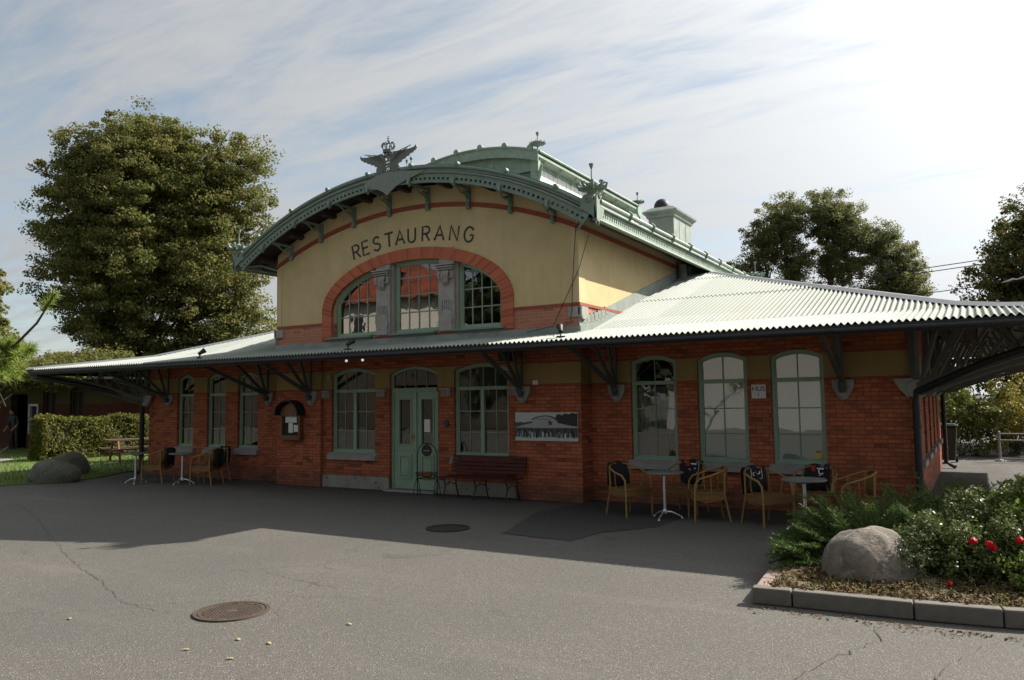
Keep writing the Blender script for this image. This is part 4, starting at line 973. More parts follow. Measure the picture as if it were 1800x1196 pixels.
# ================================================================ PLANTING BED
KB=[(-1.70,-5.98),(-1.35,-5.96),(-.30,-5.87),(-.05,-5.84),(.75,-5.62),(2.1,-5.2),(3.4,-4.9)]
kst=simple('dark_granite_kerb',(.14,.125,.108),.85,var=.3,scale=12,bump=.4); kst2=simple('reddish_granite_kerb',(.27,.20,.165),.85,var=.3,scale=12,bump=.4)
def kerb(a,b,mat,label,group,w=.12,h=.15):
    a=Vector((*a,0));b=Vector((*b,0)); L=(b-a).length; t=MB(); t.local=True; t.box(0.006,L-.006,0,w,0,h) ; o=t.build('kerb_stone',mat,None,bevel=.014); o.location=a; o.rotation_euler=(0,0,math.atan2((b-a).y,(b-a).x)); tag(o,label,'kerb stone',group)
fr=[(-1.71,-6.05),(-1.36,-6.02),(-.385,-5.97),(.26,-5.89),(1.1,-5.70),(1.8,-5.47),(2.5,-5.2),(3.3,-5.0)]
fl=['short dark kerb stone at the left corner of the planting bed','long dark kerb stone in front of the boulder, next to the corner stone','long dark kerb stone before the rose bush, right of the seam','dark kerb stone at the right edge of the photo below the roses','dark kerb stones round the far right of the planting bed']
for i,(a,b) in enumerate(zip(fr,fr[1:])): kerb(a,b,kst,fl[min(i,4)],'kerb stones round the planting bed')
sl=[(-1.59,-5.89),(-1.62,-5.52),(-1.64,-5.16),(-1.66,-4.78),(-1.68,-4.3),(-1.70,-3.8),(-1.70,-3.2)]
ll=['reddish side kerb stone touching the front corner of the planting bed','reddish side kerb stone second from the front corner','reddish side kerb stone third from the front corner, by the juniper tips','reddish side kerb stones hidden under the juniper']
for i,(a,b) in enumerate(zip(sl,sl[1:])): kerb(a,b,kst2,ll[min(i,3)],'kerb stones round the planting bed',h=.13)
def bed():
    m=MB(); P=[(-1.6,-5.92),(-.38,-5.84),(.28,-5.76),(1.1,-5.57),(1.8,-5.33),(3.3,-4.87),(3.5,-1.6),(-.4,-1.5),(-1.6,-3.1)]
    nx,ny=60,50; vs=[];fs=[];idx={}
    for i in range(nx):
        for j in range(ny):
            x=-1.6+5.1*i/(nx-1); y=-5.93+4.5*j/(ny-1)
            if pip(x,y,P):
                idx[(i,j)]=len(vs); vs.append((x,y,.11+.03*math.sin(x*5+y*3)+rnd.uniform(-.018,.018)+.05*max(0,min(1,(y+5.6)))))
    for (i,j) in list(idx):
        k=[(i,j),(i+1,j),(i+1,j+1),(i,j+1)]
        if all(q in idx for q in k): fs.append(tuple(idx[q] for q in k))
    m.add(vs,fs); m.add([(x,y,.09) for x,y in P]+[(x,y,-.01) for x,y in P],[tuple(range(9))]+[(i,i+9,(i+1)%9+9,(i+1)%9) for i in range(9)])
    struct('planting_bed',m,M['soil'])
    r=random.Random(8); C=[];
    for k in range(900):
        x=r.uniform(-1.6,2.4); y=r.uniform(-5.92,-4.6)
        if pip(x,y,P): C.append((x,y,.145+r.uniform(0,.02)))
    tag(leaves('leaf_litter',M['leaf_litter'],C,[(.06,.06,.025)]*len(C),16,.034,None,4,1,.6,1.2,(0,0,0)),'brown leaf litter and moss on the bed soil','leaf litter',kind='stuff')
    A=[];T=[]
    for k in range(700):
        x=r.uniform(-1.6,2.4); y=r.uniform(-5.92,-5.3)
        if pip(x,y,P): A.append((x,y,.13)); T.append((x+r.gauss(0,.04),y+r.gauss(0,.04),.14+r.uniform(.02,.09)*(2 if r.random()<.08 else 1)))
    tag(blades('weeds',M['leaf_yellow'],A,T,.004),'sparse grass and weeds along the inside of the kerb','weeds',kind='stuff')
bed()
def grit():
    r=random.Random(12); C=[]
    for k in range(260): x=r.uniform(-1.75,2.6); C.append((x,-6.12-abs(r.gauss(0,.10))+max(0,x-.3)*.25,.004))
    for k in range(300): x=r.uniform(-13.9,-1.2); C.append((x,(-.02 if x>-6 else -.47)-abs(r.gauss(0,.07)),.004))
    tag(leaves('leaf_debris',M['leaf_litter'],C,[(.05,.04,.004)]*len(C),2,.026,None,14,1,.7,2.0,(0,0,0)),'dry leaf crumbs gathered along the kerb and wall foot','leaf debris',kind='stuff')
grit()
# ---------------- boulders
def boulder(label,loc,r,seed,mat,rz=0,lump=1):
    rr=random.Random(seed); m=MB(); m.local=True; n,k=48,30; vs=[];fs=[]
    ph=[rr.uniform(0,6.28) for _ in range(12)]
    for i in range(k+1):
        t=math.pi*i/k
        for j in range(n):
            a=2*math.pi*j/n; d=Vector((math.sin(t)*math.cos(a),math.sin(t)*math.sin(a),math.cos(t)))
            q=1+.10*lump*math.sin(2.1*d.x*2+ph[0])*math.cos(1.7*d.y*2+ph[1])+.06*lump*math.sin(5*d.z+ph[2]+2*d.x)+.03*math.sin(9*d.x+ph[3])*math.sin(8*d.y+ph[4])+.012*math.sin(23*d.x+ph[5])*math.sin(19*d.z+ph[6])
            s=[1,1,1]; v=Vector((d.x*r[0]*q,d.y*r[1]*q,d.z*r[2]*q)); vs.append(v)
    for i in range(k):
        for j in range(n): fs.append((i*n+j,(i+1)*n+j,(i+1)*n+(j+1)%n,i*n+(j+1)%n))
    m.add(vs,fs); o=m.build('boulder',mat,None,smooth=True); o.location=loc; o.rotation_euler=(R(4),R(3),rz); return tag(o,label,'boulder')
def rockmat(name,a,b,c):
    t=NT(name); x=t.mix(t.map(t.noise(4,7,.7,dist=.8),.38,.62),a,b); x=t.mix(t.map(t.noise(9,5,.75),.52,.62,0,.85),x,c); x=t.mix(t.map(t.noise(45,3,.7),.55,.7,0,.5),x,tuple(q*.4 for q in a))
    t.base(x); t.rough(.92); t.bump(t.math('ADD',t.noise(14,6,.7),t.math('MULTIPLY',t.noise(60,3),.3)),.7,.03); return t.mat
boulder('grey granite boulder among the juniper in the planting bed',(-.82,-4.97,.17),(.44,.40,.44),2,rockmat('granite',(.20,.17,.14),(.10,.09,.07),(.30,.25,.21)),.3,.35)
rk=rockmat('mossy_granite',(.12,.12,.10),(.07,.08,.05),(.16,.15,.13))
boulder('long low dark boulder at the lawn edge, nearer one',(-19.62,-2.45,.17),(.60,.42,.40),5,rk,.5,.6); boulder('rounder dark boulder behind the low one at the lawn edge',(-21.2,-1.15,.2),(.52,.45,.42),9,rk,1.0,.6)
# ---------------- plants of the bed
def juniper():
    t=thing('juniper_shrub','spreading dark green juniper behind the granite boulder','shrub',(-.9,-3.7,.1)); r=random.Random(11); A=[];T=[]; m=MB()
    org=[(-1.15,-4.35),(-.9,-3.6),(-.2,-3.9),(-.4,-3.0),(.3,-3.4),(-1.3,-3.6),(-.8,-4.0),(.0,-4.4),(.7,-3.0),(-.1,-2.5),(.2,-3.0),(-1.4,-4.5),(-1.35,-4.85),(-1.4,-4.2),(-1.0,-4.2)]
    for k in range(1150):
        ox,oy=r.choice(org); a=r.uniform(0,2*math.pi); L=r.uniform(.35,.85)*(1.12 if oy>-3.7 else 1); el=r.uniform(.1,1.35)
        if ox<-1 : L=min(L,.62); el=min(el,.75)
        if ox<-1.3: L=min(L,.48); el=r.uniform(-.1,.7)
        tip=Vector((ox+math.cos(a)*L*math.cos(el*.7),oy+math.sin(a)*L*math.cos(el*.7),.14+L*math.sin(el)*.85))
        if tip.x<-2.05 or tip.y<-5.2: continue
        if (tip.x+.84)**2/.24+(tip.y+5.0)**2/.3<1 and tip.z<.7: continue
        base=Vector((ox,oy,.12)); mid=(base+tip)/2+Vector((0,0,.10)); pts=[base,mid,tip]
        def P(s): return base*(1-s)**2+mid*2*s*(1-s)+tip*s*s
        m.tube([P(s) for s in(0,.33,.66,1)],[.006,.004,.003,.002],4,cap=False)
        for j in range(13):
            s=.22+.78*j/13; p=P(s); dr=(P(min(s+.1,1.0))-P(s-.1)).normalized(); sd=dr.cross(Vector((0,0,1))).normalized()
            for sg in(-1,1):
                q=(dr*.8+sd*sg*.8+Vector((0,0,r.uniform(-.1,.5)))).normalized(); l=.13*(1.15-s)+.05
                for i in range(8):
                    b=p+q*l*i/8; e=b+(q+Vector((r.gauss(0,.5),r.gauss(0,.5),r.gauss(.1,.5)))).normalized()*.03; A.append(b); T.append(e)
        for i in range(22):
            b=P(r.uniform(.2,1)); A.append(b); T.append(b+Vector((r.gauss(0,1),r.gauss(0,1),r.gauss(.5,.7))).normalized()*.04)
    m.build('branches',M['bark'],t); blades('foliage',M['juniper'],A,T,.0058,t)
juniper()
def bush(name,label,cat,lobes,mat,n,size,clump=.12,seed=1,twigs=10,base=None,aspect=.55,group=None,cl=60,flat=.9):
    r=random.Random(seed); C=[];Rr=[];cx=sum(l[0] for l in lobes)/len(lobes); cy=sum(l[1] for l in lobes)/len(lobes)
    b=base or (cx,cy,0); t=thing(name,label,cat,b,group=group)
    w=[l[3]*l[4]*l[5] for l in lobes]
    for k in range(cl):
        l=r.choices(lobes,w)[0]; d=Vector((r.gauss(0,1),r.gauss(0,1),r.gauss(0,1))).normalized(); q=r.random()**.35
        p=(l[0]+d.x*l[3]*q,l[1]+d.y*l[4]*q,max(l[2]+d.z*l[5]*q,b[2]+.05)); C.append(p); s=clump*r.uniform(.6,1.4); Rr.append((s,s,s))
    leaves('foliage',mat,C,Rr,max(1,n//cl),size,t,seed,flat,aspect)
    m=MB()
    for k in range(twigs):
        p=Vector(r.choice(C)); bb=Vector((b[0]+r.uniform(-.3,.3)*lobes[0][3],b[1]+r.uniform(-.3,.3)*lobes[0][4],b[2])); mid=(p+bb)/2+Vector((r.gauss(0,.05),r.gauss(0,.05),0)); m.tube([bb,mid,p],[.012,.008,.004],5,cap=False)
    m.build('stems',M['bark'],t); return t
rose=bush('rose_bush','leggy rose bush with three red blooms right of the boulder','rose bush',[(-.25,-4.65,.42,.35,.3,.32),(.15,-4.75,.42,.35,.25,.34),(.5,-4.7,.45,.4,.25,.38),(.0,-4.95,.3,.4,.15,.2),(.1,-4.2,.5,.5,.4,.4),(1.0,-4.6,.5,.4,.4,.35)],M['leaf_rose'],20000,.036,.10,21,50,(.2,-4.7,.1),cl=380)
petal=leafmat('red_petals',[(.45,.006,.008),(.6,.012,.012)],.15,.5,3)
def bloom(x,y,z,r):
    m=MB(); rr=random.Random(int(x*100)+7)
    for k in range(26):
        a=rr.uniform(0,6.28); e=rr.uniform(-.3,1.5); d=Vector((math.cos(a)*math.cos(e),math.sin(a)*math.cos(e),math.sin(e))); u,v=basis(d); c=Vector((x,y,z))+d*r*.62; s=r*.55
        m.add([c-u*s,c-v*s*.8+d*s*.3,c+u*s,c+v*s*.8+d*s*.3,c+d*s*.35],[(0,1,4),(1,2,4),(2,3,4),(3,0,4)])
    m.ball((x,y,z),r*.6,8,5); m.build('flower',petal,rose,fixn=False)
for b in((.06,-5.0,.53,.048),(.19,-5.02,.51,.05),(.22,-4.98,.475,.045),(.43,-5.0,.565,.045),(-.13,-5.3,.19,.03)): bloom(*b)
bush('ground_cover_shrub','small pale leaved shrub growing over the right side of the boulder','shrub',[(-.52,-5.1,.25,.22,.14,.2),(-.42,-4.95,.42,.2,.15,.2),(-.75,-5.25,.15,.15,.1,.1)],leafmat('pale_leaves',[(.09,.12,.05),(.16,.19,.09),(.22,.24,.13)],.3,.35,3),2300,.034,.06,31,16,(-.5,-5.05,.1),cl=110)
bush('yellow_green_shrub','tall yellow green shrub at the right edge above the roses','shrub',[(.42,-3.9,.62,.22,.4,.36),(.75,-3.8,.80,.40,.4,.45),(.25,-3.7,.50,.2,.3,.3),(.5,-4.25,.62,.3,.2,.28),(1.3,-3.9,.7,.5,.4,.45)],M['leaf_yellow'],13000,.042,.10,41,40,(.7,-3.9,.1),cl=280)
bush('low_yellow_shrub','low yellow leaved shrub in the bottom right corner of the bed','shrub',[(.42,-5.15,.32,.16,.14,.12),(.6,-5.0,.36,.2,.2,.18)],M['leaf_yellow'],900,.046,.07,43,10,(.5,-5.1,.1),cl=50)
# fallen leaves on the asphalt
lm=simple('fallen_yellow_leaf',(.36,.27,.09),.8,var=.3,scale=40)
pr=None
for i,(x,y) in enumerate([(-5.05,-9.05),(-4.75,-9.0),(-5.2,-9.42),(-4.72,-9.4),(-4.55,-8.3),(-6.9,-9.35)]):
    if pr is None:
        m=MB(); m.local=True; m.add([(-.028,0,.002),(-.008,-.016,.008),(.02,-.012,.006),(.032,0,.012),(.018,.013,.004),(-.01,.015,.01)],[(0,1,2,3,4,5)]); o=pr=m.build('fallen_leaf',lm,None,fixn=False)
    else: o=pr.copy(); col.objects.link(o)
    o.location=(x,y,.0); o.rotation_euler=(0,0,rnd.uniform(0,6.3)); tag(o,'small yellow fallen leaf lying on the sunlit asphalt','leaf','fallen leaves on the asphalt')
# ================================================================ FURNITURE
cane=simple('yellow_rattan',(.30,.17,.045),.45,var=.25,scale=14); weave_m=simple('woven_rattan',(.22,.115,.03),.6,var=.4,scale=50,bump=.6,bs=90)
alu=simple('polished_aluminium',(.62,.63,.64),.35,metal=.85,var=.1,bump=0); clothb=simple('black_fleece',(.012,.012,.016),.95,var=.2,bump=.3)
redc=simple('red_cloth_print',(.35,.03,.03),.9,var=.1)
def make_chair():
    """front faces -Y locally"""
    t=thing('rattan_armchair','x','chair'); 
    def B_(name,mat,m,sm=True): m.local=True; return m.build(name,mat,t,smooth=sm)
    w=.27; 
    for s in(-1,1):
        m=MB(); m.tube([(s*w,-.24,0),(s*w,-.235,.40),(s*w*1.0,-.22,.58),(s*w*1.05,-.16,.655),(s*w*1.1,.0,.70),(s*w*1.0,.17,.76),(s*.16,.27,.80)],.0155,8); B_('leg',cane,m)
        m=MB(); m.tube([(s*.25,.30,0),(s*.22,.22,.42),(s*.215,.235,.78)],.0145,8); B_('leg',cane,m)
        m=MB(); m.tube([(s*.25,.02,.42),(s*.285,.01,.56),(s*.29,.0,.69)],.009,6); m.tube([(s*.25,-.2,.36),(s*.24,-.1,.30),(s*.235,.12,.32),(s*.23,.2,.36)],.008,6); B_('side_stay',cane,m)
    m=MB(); m.tube([(-.16,.27,.80),(-.08,.295,.81),(.08,.295,.81),(.16,.27,.80)],.0155,8); B_('top_rail',cane,m); m=MB(); m.tube([(-.215,.235,.55),(0,.27,.56),(.215,.235,.55)],.009,6); B_('back_rail',cane,m)
    m=MB(); m.prism([(-.26,-.25),(.26,-.25),(.25,.1),(.22,.24),(-.22,.24),(-.25,.1)],.415,.445,plane='XY'); m.build
    m.local=True; m.build('seat',weave_m,t,bevel=.01)
    m=MB(); P=[(-.26,-.25),(.26,-.25),(.25,.1),(.22,.24),(-.22,.24),(-.25,.1)]; Q=[(a*.96,b*.96) for a,b in P]; m.ring(P,Q,.33,.415,plane='XY'); B_('seat_apron',weave_m,m,False)
    m=MB(); vs=[];fs=[]
    for i in range(13):
        a=-1+2*i/12; 
        for z,dy in((.47,.0),(.62,.03),(.80,.055)): vs.append((a*(.20+.0*z),.225+dy+.035*(1-a*a),z-(.02*a*a if z>.7 else 0)))
    for i in range(12):
        for k in range(2): b=i*3+k; fs.append((b,b+3,b+4,b+1))
    m.add(vs,fs); o=B_('backrest',weave_m,m); sm=o.modifiers.new('s','SOLIDIFY'); sm.thickness=.012
    return t
chair0=make_chair(); used=[False]
def place_chair(x,y,rz,label,grp):
    c=chair0 if not used[0] else copy_tree(chair0); used[0]=True
    c.location=(x,y,0); c.rotation_euler=(0,0,rz); tag(c,label,'chair',grp); return c
def blanket(x,y,rz,label,style,seed):
    t=thing('blanket',label,'blanket',(x,y,0),rz,group='dark blankets over the chair backs'); m=MB(); m.local=True; r=random.Random(seed); vs=[];fs=[]
    # draped over the top rail: path from inside low, over the rail, to outside low
    path=[(.19,.47),(.195,.62),(.225,.76),(.262,.832),(.30,.848),(.335,.83),(.345,.76),(.335,.60),(.325,.42)]
    X=np.linspace(-.19,.17,15)
    for i,x in enumerate(X):
        for k,(yy,z) in enumerate(path):
            vs.append((x+.012*math.sin(k*1.3+seed)+(-.015*k if False else 0),yy+.012*math.sin(i*.9+k*.6+seed)+.03*(1-(x/.2)**2)*.6,z+.010*math.sin(i*.8+seed)-(.02*abs(x)/.2 if 2<k<6 else 0)+(.03*math.sin(i*.5+seed) if k in(0,8) else 0)))
    K=len(path)
    for i in range(len(X)-1):
        for k in range(K-1): a=i*K+k; fs.append((a,a+K,a+K+1,a+1))
    m.add(vs,fs); o=m.build('cloth',clothb,t,smooth=True,fixn=False); s=o.modifiers.new('s','SOLIDIFY'); s.thickness=.012
    if style:
        m=MB(); m.local=True; 
        def pt(u,v):  # v distance down the seat-side face from the rail
            return (u,.246-.16*v+.012-.0,.80-v)
        def ln(ps,w=.007): m.tube([(a,pt(a,b)[1]-.012,.80-b) for a,b in ps],w,5)
        if style==1:
            ln([(-.09,.0),(-.09,.13),(-.07,.15),(.09,.15),(.105,.13),(.105,.0)],.004); ln([(.03+.04*math.cos(a),.045+.035*math.sin(a)) for a in np.linspace(-.2,3.4,12)],.009); ln([(-.03+.03*math.cos(a),.08+.025*math.sin(a)) for a in np.linspace(1.2,5,10)],.006)
        if style==2:
            ln([(-.05,.10),(-.02,.12),(.05,.12)],.006); ln([(.05+.035*math.cos(a),.06+.04*math.sin(a)) for a in np.linspace(.6,5.6,14)],.01); ln([(-.01,.02),(.09,.02)],.012); ln([(-.0,.16),(.10,.16),(.13,.14),(.13,-.0)],.004)
        m.build('white_print',M['white'],t)
        if style==2:
            m=MB(); m.local=True; m.box(-.09,-.03,.222,.234,.74,.83); m.build('red_print',redc,t)
    return t
def make_table():
    t=thing('bistro_table','x','table')
    m=MB(); m.local=True; m.lathe((0,0,0),[(.02,.70),(.30,.705),(.305,.712),(.305,.726),(.295,.732),(.0,.733)],40); m.build('tabletop',simple('speckled_steel_tabletop',(.36,.38,.38),.35,metal=.6,var=.2,scale=30),t,smooth=True)
    m=MB(); m.local=True; m.tube([(0,0,.10),(0,0,.70)],[.026,.024],14); m.lathe((0,0,.10),[(.02,-.03),(.035,-.02),(.038,.03),(.027,.05)],14); m.lathe((0,0,.68),[(.03,-.02),(.09,.0),(.1,.02)],14); m.build('column',alu,t,smooth=True)
    for k in range(3):
        a=2*math.pi*k/3+.5; c,s=math.cos(a),math.sin(a); m=MB(); m.local=True; m.tube([(c*.02,s*.02,.11),(c*.10,s*.10,.105),(c*.19,s*.19,.065),(c*.26,s*.26,.028)],[.017,.016,.014,.013],8); m.lathe((c*.265,s*.265,0),[(.018,0),(.02,.01),(.012,.025)],10); m.build('foot',alu,t,smooth=True)
    return t
tb=make_table(); 
for i,(x,y,rz,l) in enumerate([(-4.13,-1.57,0,'round aluminium bistro table under the leftmost of the three big right hand windows'),(-1.98,-1.86,.3,'round aluminium bistro table standing behind the juniper, nearest to the planting bed'),(-16.16,-1.35,.2,'small round table in the left chair group, right one of the two'),(-17.38,-1.74,.9,'small round table in the left chair group, leftmost beside the lawn')]):
    o=tb if i==0 else copy_tree(tb); o.location=(x,y,0); o.rotation_euler=(0,0,rz); tag(o,l,'table','bistro tables in front of the wall')
G1='rattan chairs in front of the right wing'; G2='rattan chairs in front of the left wing'
ch=[(-4.78,-1.42,R(62),'rattan armchair left of the right wing table, black blanket over its back',G1,0,'plain black blanket over the leftmost chair of the right wing',1),
 (-4.02,-.82,R(-4),'rattan armchair behind the first right wing table, printed blanket on it',G1,2,'black blanket with red and white print behind the first right wing table',2),
 (-3.50,-1.42,R(-62),'bare rattan armchair right of the first right wing table',G1,None,'',0),
 (-2.58,-1.46,R(52),'rattan armchair left of the table by the juniper, blanket with white outline',G1,1,'dark blanket with white outlined box on the chair left of the juniper table',3),
 (-1.98,-.98,R(0),'rattan armchair behind the table by the juniper, printed blanket on it',G1,2,'black blanket with red and white print behind the juniper table',4),
 (-1.42,-1.30,R(-68),'bare rattan armchair half hidden by the juniper tips',G1,None,'',0),
 (-17.02,-1.40,R(-70),'dark rattan armchair beside the leftmost small table, printed blanket',G2,1,'dark blanket with a white ring on the leftmost chair of the left wing',5),
 (-15.95,-.62,R(-5),'rattan armchair against the left wing wall, behind the small table',G2,2,'blanket with a white ring and red patch on the middle chair of the left wing',6),
 (-15.46,-1.22,R(-72),'rattan armchair under the third left wing window, rightmost of its group',G2,2,'blanket with red and white print on the rightmost chair of the left wing',7)]
for x,y,rz,l,g,st,bl,sd in ch:
    place_chair(x,y,rz,l,g)
    if st is not None: blanket(x,y,rz,bl,st,sd)
# bench
def bench():
    t=thing('park_bench','dark red slatted bench on black iron legs under the right entrance window','bench',(-8.05,-.85,0)); t.scale=(1,1,1)
    wm=simple('dark_red_varnished_wood',(.085,.016,.010),.6,var=.4,scale=8,spec=.25); W=.84
    for k in range(5):
        m=MB(); m.local=True; y=-.22+k*.088; m.box(-W,W,y,y+.07,.405,.43); m.build('seat_slat',wm,t,bevel=.006)
    for k in range(5):
        m=MB(); m.local=True; z=.48+k*.068; y=.235+k*.018; m.prism([(y,z),(y+.024,z-.004),(y+.040,z+.054),(y+.016,z+.058)],-W,W,plane='YZ'); m.build('back_slat',wm,t,bevel=.004)
    for x in(-.7,0,.7):
        m=MB(); m.local=True
        m.tube([(x,-.24,0),(x,-.20,.12),(x,-.155,.25),(x,-.19,.36),(x,-.24,.40),(x,-.15,.405),(x,.1,.395),(x,.2,.40),(x,.25,.5),(x,.325,.80)],.014,7); m.tube([(x,.30,0),(x,.24,.12),(x,.20,.25),(x,.21,.40)],.014,7); m.tube([(x,-.155,.25),(x,.0,.31),(x,.20,.25)],.01,6)
        m.build('iron_leg',M['black_metal'],t,smooth=True)
bench()
def rack():
    t=thing('flower_stand','black wire hoop stand with basket and oval plate before the door','stand',(-9.34,-.80,0),R(6)); m=MB(); m.local=True
    w=.23; arch=[(-w,0,.0),(-w,0,.8)]+[(-w*math.cos(a),0,.8+.24*math.sin(a)) for a in np.linspace(.2,math.pi-.2,12)]+[(w,0,.8),(w,0,0)]
    m.tube(arch,.010,6); 
    for s in(-1,1):
        m.tube([(s*w,0,.38),(s*w,-.10,.2),(s*w,-.16,0)],.008,6); m.tube([(s*w,0,.38),(s*w,.08,.2),(s*w,.14,0)],.008,6); m.tube([(s*w,0,.2),(s*(w-.05),0,.1),(s*(w-.03),0,.02)],.006,5)
    m.build('frame',M['black_metal'],t,smooth=True)
    m=MB(); m.local=True
    for z,r in((.46,.24),(.41,.23),(.35,.19)): m.tube([(r*math.cos(a),-.02+r*.62*math.sin(a),z) for a in np.linspace(0,2*math.pi,24,endpoint=False)],.007,5,closed=True)
    for k in range(16): a=2*math.pi*k/16; m.tube([(.24*math.cos(a),-.02+.15*math.sin(a),.46),(.23*math.cos(a),-.02+.14*math.sin(a),.41),(.19*math.cos(a),-.02+.118*math.sin(a),.35),(.05*math.cos(a),-.02,.33)],.004,4)
    m.build('basket',M['black_metal'],t)
    r=random.Random(4); g=MB(); g.local=True; om=simple('orange_gourd',(.38,.10,.02),.5,var=.5,scale=15)
    for k in range(13): a=r.uniform(0,6.28); q=r.uniform(0,.16); g.ball((q*math.cos(a),-.02+q*.6*math.sin(a),.40+r.uniform(-.02,.05)),.038,8,6)
    g.build('basket_filling',om,t,smooth=True)
    g=MB(); g.local=True; g.lathe((0,-.012,.90),[(.02,-.008),(.11,-.008),(.12,0),(.11,.008),(.02,.008)],20,axis='Y'); o=g.build('oval_plate',M['black_metal'],t); 
    g=MB(); g.local=True; g.box(-.06,.06,-.023,-.0205,.89,.905); g.build('plate_lettering',simple('grey_lettering',(.3,.3,.3),.6,var=.1),t)
rack()
# menu case
def menu():
    t=thing('menu_case','arched brown wooden menu case with white sheets on the left pier','menu case',(-13.42,YB,1.1)); wd=simple('varnished_brown_wood',(.19,.075,.018),.5,var=.35,scale=5)
    x0,x1=-13.72,-13.10; yo=YB-.03
    m=MB(); m.prism([(x0,1.08),(x1,1.08),(x1,1.62),(x0+.31,1.92)][:3]+[(x0+.31+.31*math.cos(a),1.62+.25*math.sin(a)) for a in np.linspace(.15,math.pi-.15,14)]+[(x0,1.62)],yo-.10,yo+.03,holes=[[(x0+.05,1.14),(x1-.05,1.14),(x1-.05,1.58),(x0+.05,1.58)]]); m.build('case',wd,t,bevel=.006)
    m=MB(); m.box(x0+.04,x1-.04,yo-.03,yo,1.12,1.6); m.build('back_board',simple('dark_green_felt',(.02,.035,.02),.9,var=.2),t)
    m=MB(); 
    for a,b,c,d in((.10,.46,1.43,1.57),(.20,.34,1.20,1.42),(.37,.50,1.22,1.38)): m.box(x0+a,x0+b,yo-.036,yo-.03,c,d)
    m.build('paper_sheet',M['white'],t)
    xs=[(x0+.31+.38*math.cos(a),1.60+.35*math.sin(a)) for a in np.linspace(-.02,math.pi+.02,20)]; xi=[(x0+.31+.35*math.cos(a),1.60+.32*math.sin(a)) for a in np.linspace(-.02,math.pi+.02,20)]
    m=MB(); m.prism(xs+xi[::-1],yo-.24,yo+.02); m.build('case_roof',M['black_metal'],t)
    m=MB(); m.box(x0-.02,x1+.02,yo-.14,yo+.02,1.04,1.08); m.build('case_sill',wd,t,bevel=.006)
menu()
# historic photograph board
def board():
    t=thing('photo_board','wide black and white photograph of the station mounted on the right brick pier','photo board',(-6.8,YB,1.1)); x0,x1,z0,z1=-7.47,-6.14,1.11,1.645; W=x1-x0;H=z1-z0
    m=MB(); m.box(x0,x1,YB-.035,YB-.012,z0,z1); m.build('board',simple('grey_print_base',(.50,.51,.49),.55,var=.08,scale=8,bump=0),t,bevel=.004)
    g=[simple('print_grey_%d'%i,(c,c,c*.98),.6,var=.15,scale=30,bump=0) for i,c in enumerate((.015,.06,.17,.38,.55))]
    m=MB(); P=lambda pts:[(x0+a*W,z1-b*H) for a,b in pts]
    def lay(k,pts,mi): m.prism(P(pts),YB-.035-.0015*(k+1),YB-.035,mi=mi)
    lay(1,[(0,.40),(.0,.33),(.04,.36),(.08,.33),(.13,.36),(.28,.31),(.28,.55),(0,.55)],1)
    lay(1,[(.66,.12),(.70,.06),(.76,.10),(.80,.04),(.86,.07),(.92,.02),(.97,.05),(.995,.03),(.995,.55),(.66,.55)],0)
    lay(2,[(.0,.53),(.12,.45),(.28,.37),(.30,.22),(.40,.15),(.5,.13),(.6,.16),(.67,.26),(.69,.37),(.88,.46),(1,.5),(1,.54),(0,.54)],3)
    lay(3,[(.26,.26),(.33,.17),(.42,.12),(.5,.105),(.58,.125),(.65,.19),(.71,.30),(.69,.31),(.63,.22),(.57,.155),(.5,.135),(.42,.15),(.34,.20),(.28,.27)],0)
    lay(3,[(.54,.33),(.56,.28),(.60,.34),(.60,.44),(.54,.44)],1)
    lay(2,[(0,.545),(1,.545),(1,.86),(0,.86)],1)
    r=random.Random(2)
    for k in range(46):
        a=r.uniform(.01,.97); w=r.uniform(.006,.016); b=r.uniform(.66,.76); lay(4,[(a,b),(a+w,b),(a+w,.90),(a,.88)],r.choice([0,0,2,3,4,4]))
    for k in range(9): a=.04+k*.107; lay(3,[(a,.58),(a+.03,.58),(a+.03,.72),(a,.72)],0)
    for k in range(9): lay(4,[(.36+k*.022,.24-.02*math.sin(k/8*3.14)),(.368+k*.022,.24-.02*math.sin(k/8*3.14)),(.368+k*.022,.275-.02*math.sin(k/8*3.14)),(.36+k*.022,.275-.02*math.sin(k/8*3.14))],1)
    m.build('photograph',g,t)
board()
# HUS 1 sign
def text_mesh(body,size,ext=.004):
    c=bpy.data.curves.new('t','FONT'); c.body=body; c.size=size; c.extrude=ext; c.align_x='CENTER'; c.align_y='CENTER'; o=bpy.data.objects.new('t',c); col.objects.link(o)
    me=bpy.data.meshes.new_from_object(o.evaluated_get(bpy.context.evaluated_depsgraph_get())); bpy.data.objects.remove(o); me.materials.clear(); return me
def hus():
    t=thing('house_number_sign','white square sign reading HUS 1 between the second and third right windows','sign',(-2.985,0,1.97)); m=MB(); m.box(-3.105,-2.865,-.03,-.012,1.855,2.09); m.build('plate',simple('white_enamel',(.62,.62,.6),.4,var=.08),t,bevel=.012)
    me=text_mesh('HUS',.115); me.transform(Matrix.Translation((0,-.032,.045))@Matrix.Rotation(R(90),4,'X')); me.materials.append(dark); o=bpy.data.objects.new('lettering',me); col.objects.link(o); o.parent=t
    me=text_mesh('1',.085); me.transform(Matrix.Translation((0,-.032,-.055))@Matrix.Rotation(R(90),4,'X')); me.materials.append(dark); o=bpy.data.objects.new('lettering',me); col.objects.link(o); o.parent=t
hus()
m=MB(); m.lathe((-9.17,YR-.02,1.43),[(.01,-.012),(.055,-.012),(.062,0),(.055,.015)],20,axis='Y'); tag(m.build('plaque',simple('dark_blue_enamel',(.02,.025,.045),.35,var=.1),None,smooth=True),'small round dark blue plaque between the door and right window','plaque')
